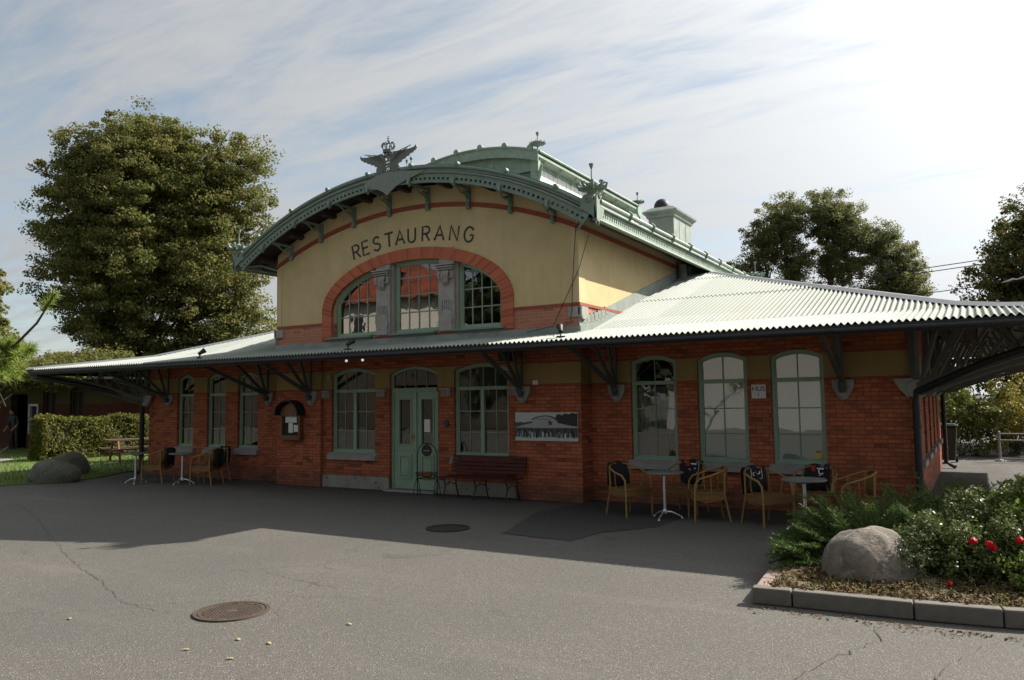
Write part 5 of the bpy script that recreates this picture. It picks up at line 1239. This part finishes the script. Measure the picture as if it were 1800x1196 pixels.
m=MB(); m.box(-7.07,-6.96,YB-.05,YB-.002,2.17,2.25); m.box(-7.055,-6.975,YB-.055,YB-.05,2.19,2.235); tag(m.build('junction_box',M['white'],None,bevel=.006),'small white box on the yellow band of the right pier','junction box')
def speaker():
    t=thing('loudspeaker','black box loudspeaker hanging under the eave right of the entrance','loudspeaker',(-7.47,-.75,2.9)); m=MB(); m.box(-7.60,-7.34,-.88,-.66,2.62,2.86); m.build('cabinet',M['black_metal'],t,bevel=.01); m=MB(); m.bar((-7.47,-.77,2.86),(-7.47,-.77,3.0),.04,.04); m.build('hanger',M['black_metal'],t); m=MB(); m.lathe((-7.47,-.885,2.74),[(.02,-.004),(.08,-.004),(.085,.005)],16,axis='Y'); m.build('speaker_cone',M['dark_in'],t)
speaker()
m=MB(); m.box(-12.45,-12.36,YR-.05,YR,2.40,2.50); tag(m.build('wall_sensor',M['stone_light'],None,bevel=.01),'small pale sensor beside the left entrance window','sensor')
# floodlights on the roof edge
FX=(-15.05,-10.55,-5.80)
def flood(x,lab,bright,aim):
    y=EY+.32; z=zprof(.32)+.01; t=thing('floodlight',lab,'floodlight',(x,y,z),aim,group='floodlights on the roof edge'); m=MB(); m.local=True
    m.box(-.07,.07,-.05,.05,.0,.03); m.tube([(0,0,.03),(.0,.02,.10),(0,.05,.13)],.014,6); m.build('bracket',M['black_metal'],t)
    m=MB(); m.local=True; a=Vector((0,-.02,.10)); b=Vector((0,.12,.20)); m.tube([a,a+(b-a)*.5,b-(b-a)*.12,b],[.035,.045,.06,.062],12); m.build('housing',M['black_metal'],t,smooth=True)
    m=MB(); m.local=True; m.tube([b,b+(b-a)*.03],[.055,.04],12); m.build('lens',simple('floodlight_lens_%d'%int(-x),(.75,.78,.8) if bright else (.2,.22,.22),.15,metal=.6,var=.05),t)
flood(FX[0],'small dark floodlight on the left roof edge above the left wing windows',False,R(-30)); flood(FX[1],'floodlight with bright lens on the roof edge left of the entrance',True,R(-20)); flood(FX[2],'floodlight with silver head on the roof edge at the right pier',True,R(35))
bulb=NT('lit_bulb'); bulb.b.inputs['Emission Color'].default_value=(1,.93,.82,1); bulb.b.inputs['Emission Strength'].default_value=.32; bulb.base((.9,.88,.85))
for x,l in((-11.29,'small white spot lamp under the eave, left one of the pair by the entrance'),(-10.84,'small white spot lamp under the eave, right one of the pair by the entrance'),(-5.95,'small white spot lamp under the eave at the right pier')):
    t=thing('eave_lamp',l,'lamp',(x,-1.0,2.9),group='spot lamps under the eave'); m=MB(); m.tube([(x,-1.0,2.97),(x,-1.0,2.82)],.012,6); m.tube([(x,-1.0,2.83),(x,-1.01,2.78)],[.02,.03],10); m.build('fitting',M['black_metal'],t); m=MB(); m.ball((x,-1.015,2.76),.029,12,8); m.build('bulb',bulb.mat,t,smooth=True)
cm=simple('black_cable',(.02,.02,.02),.6,var=.1)
m=MB(); m.tube([(HR-.02,YB-.04,5.1),(HR-.06,YB-.05,4.6),(HR-.10,YB-.05,4.1),(HR-.12,YB-.06,3.6),(HR-.15,YB-.1,3.3),(HR-.3,YB-.3,3.14),(HR-.0,YB-.85,3.06)],.007,5); tag(m.build('hanging_cable',cm,None),'thin black cable hanging straight down the hall corner','cable')
m=MB(); m.tube([(HR+.25,YB+.0,5.0),(HR+.12,YB-.02,4.6),(HR+.03,YB-.04,4.3),(HR-.18,YB-.05,3.9),(HR-.40,YB-.05,3.5),(HR-.5,YB-.1,3.25),(HR-.9,YB-.4,3.14)],.007,5); tag(m.build('hanging_cable',cm,None),'thin black cable slanting away to the left from the hall corner','cable')
# ================================================================ SURROUNDINGS
def tree(name,label,base,lobes,mat,n,size,trunk,clump,seed,cl,group=None,limbs=12,aspect=.7,split=1,flat=.8,surf=.4):
    r=random.Random(seed); t=thing(name,label,'tree',base,group=group); b=Vector(base); m=MB()
    zc=min(l[2]-l[5]*.4 for l in lobes); top=max(lobes,key=lambda l:l[2]); 
    m.tube([b,b+Vector((0,0,(zc-b.z)*.6)),Vector((b.x*.6+top[0]*.4,b.y*.6+top[1]*.4,zc)),Vector((top[0],top[1],top[2]))],[trunk,trunk*.8,trunk*.6,trunk*.15],10)
    C=[];Rr=[];w=[l[3]*l[4]*l[5] for l in lobes]
    for l in lobes:
        for k in range(max(2,int(limbs/len(lobes)))):
            d=Vector((r.gauss(0,1),r.gauss(0,1),r.gauss(.3,.7))).normalized(); e=Vector((l[0]+d.x*l[3]*.85,l[1]+d.y*l[4]*.85,l[2]+d.z*l[5]*.85)); s0=Vector((b.x*.5+l[0]*.5,b.y*.5+l[1]*.5,max(zc,l[2]-l[5]*r.uniform(.6,1.0)))); mid=(s0+e)/2+Vector((0,0,.08*(e-s0).length))
            m.tube([s0,mid,e],[trunk*.3,trunk*.16,trunk*.03],6,cap=False)
    m.build('trunk',M['bark'],t)
    for k in range(cl):
        l=r.choices(lobes,w)[0]; d=Vector((r.gauss(0,1),r.gauss(0,1),r.gauss(0,1))).normalized(); q=r.random()**surf; q=q*(1+.13*math.sin(5*d.x+seed)*math.sin(4*d.z+2*d.y+seed))
        p=(l[0]+d.x*l[3]*q,l[1]+d.y*l[4]*q,l[2]+d.z*l[5]*q); C.append(p); s=clump*r.uniform(.5,1.4); Rr.append((s*1.15,s*1.15,s))
    leaves('crown',mat,C,Rr,max(1,n//cl),size,t,seed,flat,aspect,.6)
    return t
# big linden behind the left wing
tree('linden_tree','huge broad linden tree towering behind the left wing roof',(-36.2,10.9,0) ,[(-35.9,11.0,9.6,4.6,4.6,6.8),(-36.2,10.6,14.3,2.9,2.9,2.5),(-34.6,11.5,15.0,1.8,1.8,1.7),(-37.3,9.8,15.2,1.6,1.6,1.5),(-36,10.8,16.0,1.5,1.5,1.4),(-32.2,13.2,13.6,2.4,2.4,2.6),(-38.6,9.3,14.6,1.7,1.7,1.9),(-33.0,12.8,10.5,3.0,3.6,4.2),(-38.6,9.2,10.0,2.4,2.8,4.4),(-32.6,13.4,6.0,2.7,2.6,3.6),(-37.9,10.2,5.6,2.3,2.2,3.2),(-34.4,12.0,13.0,3,3,3.0),(-38.2,9.5,13.3,2.6,2.6,2.8),(-35.5,12,4.0,3.6,2.6,2.4)],M['leaf_linden'],400000,.125,.42,.50,3,3600,limbs=70,surf=.6,flat=.6)
tree('maple_tree','leafy tree cut by the left edge of the photo',(-56.5,10.9,0),[(-56.6,10.9,9,3.2,3.4,4.2),(-55.2,11.5,6.0,2.6,2.6,3.4)],M['leaf_linden'],40000,.26,.3,.6,7,380,limbs=20)
GR='tall trees behind the right wing roof'
tree('lime_tree','pale leaved tree with visible trunk, left of the three behind the right wing',(-9.1,34.0,0),[(-9.15, 34.2, 12.2, 1.5, 1.9, 1.8), (-10.25, 33.7, 11.0, 1.4, 1.8, 1.5), (-8.75, 34.6, 9.6, 1.3, 1.8, 1.8), (-10.95, 33.2, 9.4, 1.5, 1.6, 0.9), (-9.35, 34.2, 7.2, 1.3, 1.6, 1.5), (-11.75, 32.8, 8.9, 0.9, 1.2, 0.5)],M['leaf_right'],60000,.10,.26,.34,13,640,GR,34,surf=.75)
tree('lime_tree','tallest dark tree in the middle of the three behind the right wing',(-6.8,35.6,0),[(-7.0, 35.4, 12.6, 1.8, 2.0, 1.6), (-6.1, 35.9, 11.4, 1.6, 2.0, 1.8), (-6.9, 35.6, 9.8, 1.2, 1.6, 1.5), (-5.8, 36.1, 9.4, 1.3, 1.6, 1.3), (-7.1, 35.3, 6.6, 0.8, 1.2, 1.4)],M['leaf_right'],60000,.10,.26,.34,17,600,GR,30,surf=.7)
tree('lime_tree','round crowned tree, rightmost of the three behind the right wing',(-3.6,37.2,0),[(-4.35, 36.9, 10.8, 1.5, 1.8, 1.4), (-3.35, 37.5, 9.4, 1.6, 1.9, 1.7), (-2.75, 38, 7.8, 1.2, 1.6, 1.5), (-4.15, 37.0, 7.9, 1.5, 1.9, 1.6), (-3.55, 37.3, 5.6, 1.9, 1.9, 1.6)],M['leaf_right'],70000,.10,.26,.34,19,700,GR,30,surf=.65)
tree('young_tree','thin light green young tree between the tall trunks',(-6.8,30.5,0),[(-7.0,30.4,5.6,1.6,1.4,1.8),(-10.8,28.5,5.6,1.0,1.2,1.4)],M['leaf_rear'],7000,.17,.12,.35,23,170,None,14,surf=.6)
tree('red_maple_tree','dark tree with reddening leaves at the right edge',(3.4,22.8,0),[(3.3,22.9,6.9,2.5,2.5,2.9),(1.5,21.9,6.0,1.6,1.8,2.0),(1.0,21.4,4.4,1.5,1.6,1.4),(2.4,22.3,8.4,1.3,1.5,1.4),(3.5,22.9,3.6,2.6,2.2,1.8),(5.5,23.8,6.4,2.4,2.2,3.2)],M['leaf_red'],120000,.115,.35,.36,29,1300,None,40,surf=.6)
# hedges and rear bushes
M['dk']=leafmat('dark_yard_leaves',[(.02,.03,.01),(.035,.045,.014)],.15)
def hedge(label,x0,x1,y0,y1,h,n,seed,mat='leaf_hedge'):
    r=random.Random(seed); t=thing('hedge',label,'hedge',((x0+x1)/2,(y0+y1)/2,0)); C=[]
    for k in range(n//14):
        x=r.uniform(x0,x1); y=r.uniform(y0,y1); z=r.uniform(.08,h)
        if r.random()<.75:
            f=r.choice('xXyYzz')
            if f=='x': x=x0
            elif f=='X': x=x1
            elif f=='y': y=y0
            elif f=='Y': y=y1
            else: z=h+r.uniform(-.05,.06)
        z*=1+.035*math.sin(y*2.3+x)+.025*math.sin(y*5.1); x+=.05*math.sin(y*3.3+z*4)
        C.append((x,y,z))
    leaves('foliage',M[mat],C,[(.13,.13,.11)]*len(C),14,.075,t,seed,1,.6,.4)
    m=MB(); m.box(x0+.1,x1-.1,y0+.1,y1-.1,.05,h-.1); m.build('branches',M['bark'],t)
hedge('long clipped green hedge between the lawn and the neighbouring building',-27.6,-26.9,1.25,7.2,1.38,70000,51)
hedge('short piece of clipped hedge cut by the left edge of the photo',-31.5,-30.8,-6.5,-1.75,1.38,14000,53)
bush('rear_bush','sunlit yellow green bush behind the far corner of the building','bush',[(-.5,14.4,1.2,.9,.9,1.3),(.3,14.2,1.0,.8,.8,1.1)],M['leaf_rear'],9000,.09,.2,61,14,(-.2,14.3,0),cl=150,group='bushes behind the yard')
bush('rear_bush','golden leaved bush in the middle of the rear shrubbery','bush',[(.9,14.6,1.0,.8,.9,1.1),(1.3,15.3,1.5,.9,.9,1.4)],leafmat('golden_leaves',[(.14,.17,.03),(.26,.22,.04),(.36,.26,.05)],.35,.5,1.2),7500,.09,.2,63,14,(1.1,14.9,0),cl=130,group='bushes behind the yard')
bush('rear_bush','tall reedy bush behind the white rail at the right edge','bush',[(2.3,14.8,1.1,.9,.9,1.3),(3.4,15.2,1.3,1.0,.9,1.5)],M['leaf_rear'],9000,.08,.2,65,20,(2.8,15,0),cl=150,group='bushes behind the yard')
bush('dark_thicket','dark thicket below the red leaved tree','thicket',[(1.2,19.0,2.1,2.2,1.2,2.1),(4.2,19.6,2.1,2.2,1.2,2.1),(-1.5,18.6,1.6,1.6,1.0,1.7)],M['leaf_red'],24000,.14,.35,67,16,(1.5,19,0),cl=320)
bush('dark_thicket','dark undergrowth below the huge linden tree','thicket',[(-31.5,12,1.4,2.6,2,1.7),(-26.5,13.5,1.3,2.6,2,1.6),(-22.5,15,1.6,2.2,2,2.0)],M['leaf_linden'],20000,.16,.4,69,16,(-27,13.5,0),cl=220)
tree('hanging_linden','low leafy limbs hanging over the roof of the neighbouring building',(-31.0,7.9,0),[(-38,3.6,3.3,2.6,1.0,.6),(-31.5,3.7,3.2,3.0,1.0,.5),(-33,5.8,3.5,3.6,1.6,.6),(-26.3,11,2.4,2.0,2.0,1.5)],M['leaf_linden'],70000,.11,.28,.46,71,700,None,20)
hedge('tall dark hedge added behind the viewer to dim window reflections',-60,-16.5,-29.5,-28.5,4.6,16000,73,'dk')  # unseen hedge, added to darken reflections in the entrance windows
# rear rail
def rail():
    t=thing('rail_fence','low white pipe rail in the rear yard','fence',(.65,12.2,0)); 
    for x in(.65,2.1,3.55):
        m=MB(); m.tube([(x,12.2,0),(x,12.2,.80)],.035,10); m.ball((x,12.2,.80),.037,8,5); m.lathe((x,12.2,0),[(.14,0),(.1,.05),(.04,.07)],10); m.build('post',M['stone_light'],t,smooth=True)
    for z in(.76,.58,.08): m=MB(); m.tube([(.65,12.2,z),(4.6,12.2,z)],.018,8); m.build('rail',M['stone_light'],t)
rail()
def bin_():
    t=thing('refuse_bin','large dark wheeled refuse bin by the far corner of the building','bin',(-.62,11.3,0)); m=MB(); x,y=-.62,11.3
    vs=[(x-.22,y-.22,.08),(x+.22,y-.22,.08),(x+.22,y+.25,.08),(x-.22,y+.25,.08),(x-.28,y-.30,.98),(x+.28,y-.30,.98),(x+.28,y+.32,.98),(x-.28,y+.32,.98)]
    m.add(vs,[(0,3,2,1),(4,5,6,7),(0,1,5,4),(1,2,6,5),(2,3,7,6),(3,0,4,7)]); dk=simple('dark_green_plastic',(.02,.028,.022),.4,var=.2); m.build('body',dk,t,bevel=.03)
    m=MB(); m.box(x-.31,x+.31,y-.34,y+.36,.985,1.03); m.box(x-.25,x+.25,y-.28,y+.3,1.03,1.06); m.build('lid',dk,t,bevel=.015)
    for s in(-1,1): m=MB(); m.lathe((x+s*.24,y+.25,.1),[(.03,-.03),(.1,-.03),(.1,.03),(.03,.03)],16,axis='X'); m.build('wheel',M['black_metal'],t)
bin_()
# picnic table
def picnic():
    t=thing('picnic_table','brown wooden picnic table with attached benches on the lawn','picnic table',(-23.9,2.6,.03),R(72)); wd=simple('brown_stained_planks',(.11,.06,.04),.75,var=.4,scale=6)
    for k in range(5): m=MB(); m.local=True; m.box(-.9,.9,-.36+k*.147,-.23+k*.147,.70,.74); m.build('tabletop',wd,t) if k==0 else m.build('table_plank',wd,t)
    for s in(-1,1):
        m=MB(); m.local=True; m.box(-.9,.9,s*.70-.13,s*.70+.13,.41,.45); m.build('bench_seat',wd,t)
        m=MB(); m.local=True; x=s*.62; m.bar((x,-.30,.70),(x,-.62,0),.05,.1); m.bar((x,.30,.70),(x,.62,0),.05,.1); m.box(x-.025,x+.025,-.82,.82,.33,.41); m.box(x-.025,x+.025,-.34,.34,.62,.70); m.build('trestle',simple('orange_wood_%d'%(s+1),(.25,.10,.04),.7,var=.3),t)
picnic()
# neighbouring building with doorway and person
def neighbour():
    t=thing('neighbour_building','low shade-darkened brick and yellow building behind the hedge at left','building',(-37,8,0)); y=5.0; mt=brick('neighbour_brick',[(1.95,2.75)],(.10,.024,.014),(.06,.016,.01),(.05,.03,.02),(.08,.06,.028))  # deep shade is put into these darkened wall colours
    dx0,dx1=-36.5,-35.15; m=MB(); wn=[(-33.95,-32.95),(-31.95,-31.0)]
    m.prism([(-46,0),(-29.1,0),(-29.1,3.1),(-46,3.1)],y,y+.3,holes=[[(dx0,.02),(dx1,.02),(dx1,2.4),(dx0,2.4)]]+[[(a,.75),(b,.75),(b,2.5),((a+b)/2,2.65),(a,2.5)] for a,b in wn]+[[(-35.0,.7),(-34.3,.7),(-34.3,1.95),(-35.0,1.95)]]); m.build('wall',mt,t)
    m=MB(); m.box(-46,-45.7,y+.3,y+6,0,3.1); m.box(-29.4,-29.1,y+.3,y+6,0,3.1); m.box(-45.7,-29.4,y+5.7,y+6,0,3.1); m.build('wall',mt,t)
    m=MB(); m.add([(-48,y-1.6,2.85),(-27.4,y-1.6,2.85),(-27.4,y+7.6,2.85),(-48,y+7.6,2.85),(-44,y+3,3.5),(-31.5,y+3,3.5)],[(0,1,5,4),(1,2,5),(2,3,4,5),(3,0,4),(0,3,2,1)]); m.build('roof',simple('dark_roof_felt',(.016,.016,.016),.95,var=.3,spec=.05),t)
    for a,b in wn:
        m=MB(); m.ring([(a,.75),(b,.75),(b,2.5),(a,2.5)],[(a+.07,.82),(b-.07,.82),(b-.07,2.45),(a+.07,2.45)],y+.08,y+.15); m.box((a+b)/2-.02,(a+b)/2+.02,y+.09,y+.13,.82,2.45); w=m.build('window',M['wood_dark'],t); p=MB(); p.box(a,b,y+.16,y+.17,.75,2.6); p.build('pane',M['dark_in'],w)
    m=MB(); m.ring([(-35.02,.68),(-34.28,.68),(-34.28,1.97),(-35.02,1.97)],[(-34.93,.77),(-34.37,.77),(-34.37,1.88),(-34.93,1.88)],y-.02,y+.1); w=m.build('window',simple('bluish_white_frame',(.42,.46,.52),.5,var=.1),t); p=MB(); p.box(-34.95,-34.35,y+.11,y+.12,.75,1.9); p.build('pane',M['dark_in'],w)
    m=MB(); m.box(dx0-.0,dx1+.0,y+.9,y+.95,0,2.4); m.build('entrance_recess',M['dark_in'],t); 
neighbour()
def person():
    t=thing('person','person in dark clothes leaning forward in the left doorway','person',(-35.30,4.6,.03),R(20)); k=.97
    J=[(0,0,.92,.135),(0,.0,1.08,.125),(.0,-.06,1.28,.145),(.0,-.11,1.42,.09),(0,-.14,1.50,.055),
       (.10,0,.86,.085),(.11,-.03,.48,.06),(.11,.03,.09,.045),(.12,-.12,.04,.04),(-.10,0,.86,.085),(-.12,-.06,.48,.06),(-.12,.04,.09,.045),(-.13,-.10,.04,.04),
       (.18,-.08,1.37,.055),(.24,-.10,1.10,.042),(.22,-.28,.92,.032),(.22,-.36,.88,.028),(-.18,-.08,1.37,.055),(-.25,-.08,1.10,.042),(-.22,-.24,.90,.032),(-.21,-.32,.86,.028)]
    E_=[(0,1),(1,2),(2,3),(3,4),(0,5),(5,6),(6,7),(7,8),(0,9),(9,10),(10,11),(11,12),(3,13),(13,14),(14,15),(15,16),(3,17),(17,18),(18,19),(19,20)]
    n0=len(J)
    for s,b in((1,16),(-1,20)):
        x,y,z,_=J[b]
        for q in range(5):
            dx=(q-2)*.018; 
            if q==0: dx=-s*.04
            J.append((x+dx,y-.03,z-.01,.010)); J.append((x+dx*1.1,y-.055+.004*abs(q-2),z-.03,.009)); J.append((x+dx*1.1,y-.06,z-.055,.007)); a=len(J)-3; E_+=[(b,a),(a,a+1),(a+1,a+2)]
    me=bpy.data.meshes.new('body'); me.from_pydata([j[:3] for j in J],E_,[]); o=bpy.data.objects.new('body',me); col.objects.link(o); o.parent=t
    sk=o.modifiers.new('skin','SKIN')
    for i,j in enumerate(J): me.skin_vertices[0].data[i].radius=(j[3],j[3])
    me.skin_vertices[0].data[0].use_root=True
    sb=o.modifiers.new('sub','SUBSURF'); sb.levels=1; sb.render_levels=1
    pm=NT('dark_clothes_and_skin'); P=pm.sep(pm.pos()); arm=pm.math('MULTIPLY',pm.math('LESS_THAN',P[1],-.17),pm.math('LESS_THAN',P[2],1.2)); pm.base(pm.mix(arm,pm.mix(pm.math('GREATER_THAN',P[2],.93),(.02,.02,.025),(.03,.035,.05)),(.38,.22,.15))); pm.rough(.8); me.materials.append(pm.mat)
    skin=simple('skin',(.38,.22,.15),.6,var=.1); h=MB(); h.local=True; h.ball((0,-.19,1.60),.10,16,12,sc=(.78,.95,1.15)); h.ball((0,-.29,1.58),.018,8,5,sc=(.8,1,1.4)); h.ball((.075,-.18,1.59),.022,8,5,sc=(.4,.8,1.3)); h.ball((-.075,-.18,1.59),.022,8,5,sc=(.4,.8,1.3)); h.box(-.025,.025,-.288,-.275,1.535,1.545); h.build('head',skin,t,smooth=True)
    h=MB(); h.local=True; h.ball((0,-.17,1.635),.103,16,10,sc=(.84,.96,1.0)); h.build('hair',simple('dark_hair',(.02,.014,.01),.6,var=.2),t,smooth=True)
    h=MB(); h.local=True
    for s in(-1,1): h.ball((s*.033,-.278,1.60),.011,8,5)
    h.build('eyes',M['black_metal'],t)
person()
# flag
def flag():
    t=thing('flagpole','blue flag on a pole at the left edge of the photo','flag',(-28.35,-.3,0)); m=MB(); m.tube([(-28.35,-.3,0),(-28.35,-.3,6.4)],[.05,.03],10); m.ball((-28.35,-.3,6.43),.05,8,5); m.build('pole',M['white'],t)
    m=MB(); vs=[];fs=[]
    for i in range(9):
        for k in range(9): u,v=i/8,k/8; vs.append((-28.3+1.25*u*(1-.35*v)+.05*math.sin(v*5),-.3+.07*math.sin(u*7+v*2),6.25-1.05*v*(1)-.75*u*v-.55*u))
    for i in range(8):
        for k in range(8): a=i*9+k; fs.append((a,a+9,a+10,a+1))
    m.add(vs,fs); o=m.build('flag_cloth',simple('blue_flag_cloth',(.03,.12,.42),.8,var=.15),t,smooth=True,fixn=False)
flag()
# young pine at the left edge
def pine():
    bx,by=-7.35,-10.25; t=thing('young_pine','young pale green pine reaching into the photo from the left edge','tree',(bx,by,0)); r=random.Random(6); m=MB(); A=[];T=[]
    trunk=[Vector((bx,by,0)),Vector((bx+.3,by,.9)),Vector((bx+.85,by-.1,1.85)),Vector((-5.86,by-.2,2.30)),Vector((-5.42,-10.5,2.47)),Vector((-5.20,-10.5,2.66))]
    m.tube(trunk,[.035,.028,.02,.011,.008,.005],7)
    def needles(p0,p1,n,l,spread=.8,s0=0):
        d=(p1-p0).normalized()
        for i in range(n):
            p=p0+(p1-p0)*(s0+(1-s0)*r.random()); q=(d*r.uniform(.5,1.1)+Vector((r.gauss(0,1),r.gauss(0,1),r.gauss(0,1))).normalized()*spread).normalized(); A.append(p); T.append(p+q*l*r.uniform(.7,1.1))
    needles(trunk[4]+Vector((.06,0,.08)),trunk[5],170,.075,.9); needles(trunk[3],trunk[4],40,.04,.6); needles(trunk[2],trunk[3],260,.09,.8)
    for k in range(40):
        s=r.uniform(.45,1); i=min(int(s*3),2); f=s*3-i; p=trunk[i]*(1-f)+trunk[i+1]*f
        a=r.uniform(0,6.28); L=r.uniform(.2,.34)*(1.15-.5*s); e=p+Vector((math.cos(a)*L,math.sin(a)*L,L*.55)); m.tube([p,(p+e)/2-Vector((0,0,.03)),e],[.008,.006,.003],5,cap=False); needles(p,e,260,.095,.8,.15); needles(e-(e-p)*.2,e+(e-p)*.1,40,.08,.7)
    p=Vector((-6.1,-10.42,2.14)); e=Vector((-5.66,-10.48,2.28)); m.tube([p,e],[.007,.003],5); needles(p,e,220,.09,.8); needles(Vector((-5.80,-10.5,2.12)),Vector((-5.58,-10.46,2.24)),90,.05,.8)
    for p,e in(((-6.2,-10.4,1.95),(-5.88,-10.5,2.2)),((-6.15,-10.45,1.95),(-5.84,-10.5,2.12)),((-6.2,-10.3,1.9),(-5.93,-10.5,2.05)),((-6.1,-10.5,2.1),(-5.85,-10.48,2.32))): p,e=Vector(p),Vector(e); m.tube([p,e],[.007,.003],5); needles(p,e,240,.085,.8)
    k_=[i for i,a in enumerate(A) if not(a.z<2.10 and a.x>-6.9)]; A=[A[i] for i in k_]; T=[T[i] for i in k_]; m.build('trunk',M['bark'],t); blades('needles',M['pine'],A,T,.0036,t)
pine()
# overhead lines
def wire(a,b,sag,label,r=.018):
    a=Vector(a);b=Vector(b); m=MB(); m.tube([a+(b-a)*s-Vector((0,0,sag*4*s*(1-s))) for s in np.linspace(0,1,25)],r,5); return tag(m.build('overhead_wire',cm,None),label,'wire','overhead wires behind the roof')
wire((-14,22,6.35),(14,22,8.35),.3,'uppermost overhead wire behind the right wing roof'); wire((-14,22,6.2),(14,22,8.15),.3,'overhead wire just below the uppermost one'); wire((-14,22,5.4),(14,22,7.35),.35,'lowest overhead wire behind the right wing roof')
m=MB(); m.tube([(1.15,19.2,5.80),(1.35,19.2,5.85),(1.5,19.2,5.9),(1.62,19.2,5.88),(1.85,19.2,5.95),(2.6,19.2,6.15)],[.01,.035,.04,.02,.04,.03],8); m.tube([(2.6,19.2,6.15),(2.9,19.2,6.0),(2.95,19.2,0)],[.05,.06,.09],8); tag(m.build('mast_arm',simple('pale_galvanised_steel',(.5,.5,.5),.5,metal=.3,var=.1),None,smooth=True),'pale slender mast arm in front of the red leaved tree','mast')
# opposite side of the yard (seen in the window reflections)
def opposite():
    t=thing('opposite_house','white house with red roof across the yard','house',(-40,-36,0)); m=MB(); m.box(-54,-32.6,-42,-32,0,9.4); m.build('wall',simple('white_render',(.62,.58,.50),.8,var=.15),t)
    m=MB(); m.add([(-55,-43,9.3),(-32,-43,9.3),(-32,-31.2,9.3),(-55,-31.2,9.3),(-50,-36.5,13.0),(-38,-36.5,13.0)],[(0,1,5,4),(1,2,5),(2,3,4,5),(3,0,4),(0,3,2,1)]); m.build('roof',simple('red_sheet_roof',(.30,.06,.025),.8,var=.75,scale=.9,bump=0),t)
    for x in np.arange(-52,-37,2.3):
        m=MB(); m.box(x,x+1.1,-32,-31.95,6.2,8.4); m.build('window',M['dark_in'],t)
opposite()
def opposite2():
    t=thing('white_house','low white rendered house across the yard, opposite the right wing','house',(-8,-34,0)); m=MB(); m.box(-16,-1,-40,-32,0,5.6); m.build('wall',simple('bright_white_render',(.34,.335,.32),.8,var=.12),t)
    m=MB(); m.add([(-17,-41,5.5),(0,-41,5.5),(0,-31,5.5),(-17,-31,5.5),(-13,-36,8.5),(-4,-36,8.5)],[(0,1,5,4),(1,2,5),(2,3,4,5),(3,0,4),(0,3,2,1)]); m.build('roof',simple('grey_sheet_roof',(.2,.2,.2),.7,var=.3),t)
opposite2()
dk_leaf=leafmat('dark_yard_leaves',[(.03,.045,.015),(.05,.065,.02)],.2)
for i,(x,y,h) in enumerate([(-24.5,-29,14),(-20,-31,13),(-17,-38,12),(3,-34,12),(9,-33,12)]):
    tree('yard_tree',['tall leafy tree beside the red roofed house across the yard','tall leafy tree behind the clipped yard hedge','leafy tree behind the white house across the yard','leafy tree right of the white house across the yard','outermost leafy tree right of the white house'][i],(x,y,0),[(x,y,h*.55,4,3,h*.42),(x+2,y,h*.4,3,3,3.5)],dk_leaf,5000,.7,.3,1.2,80+i,120,'trees across the yard',8)
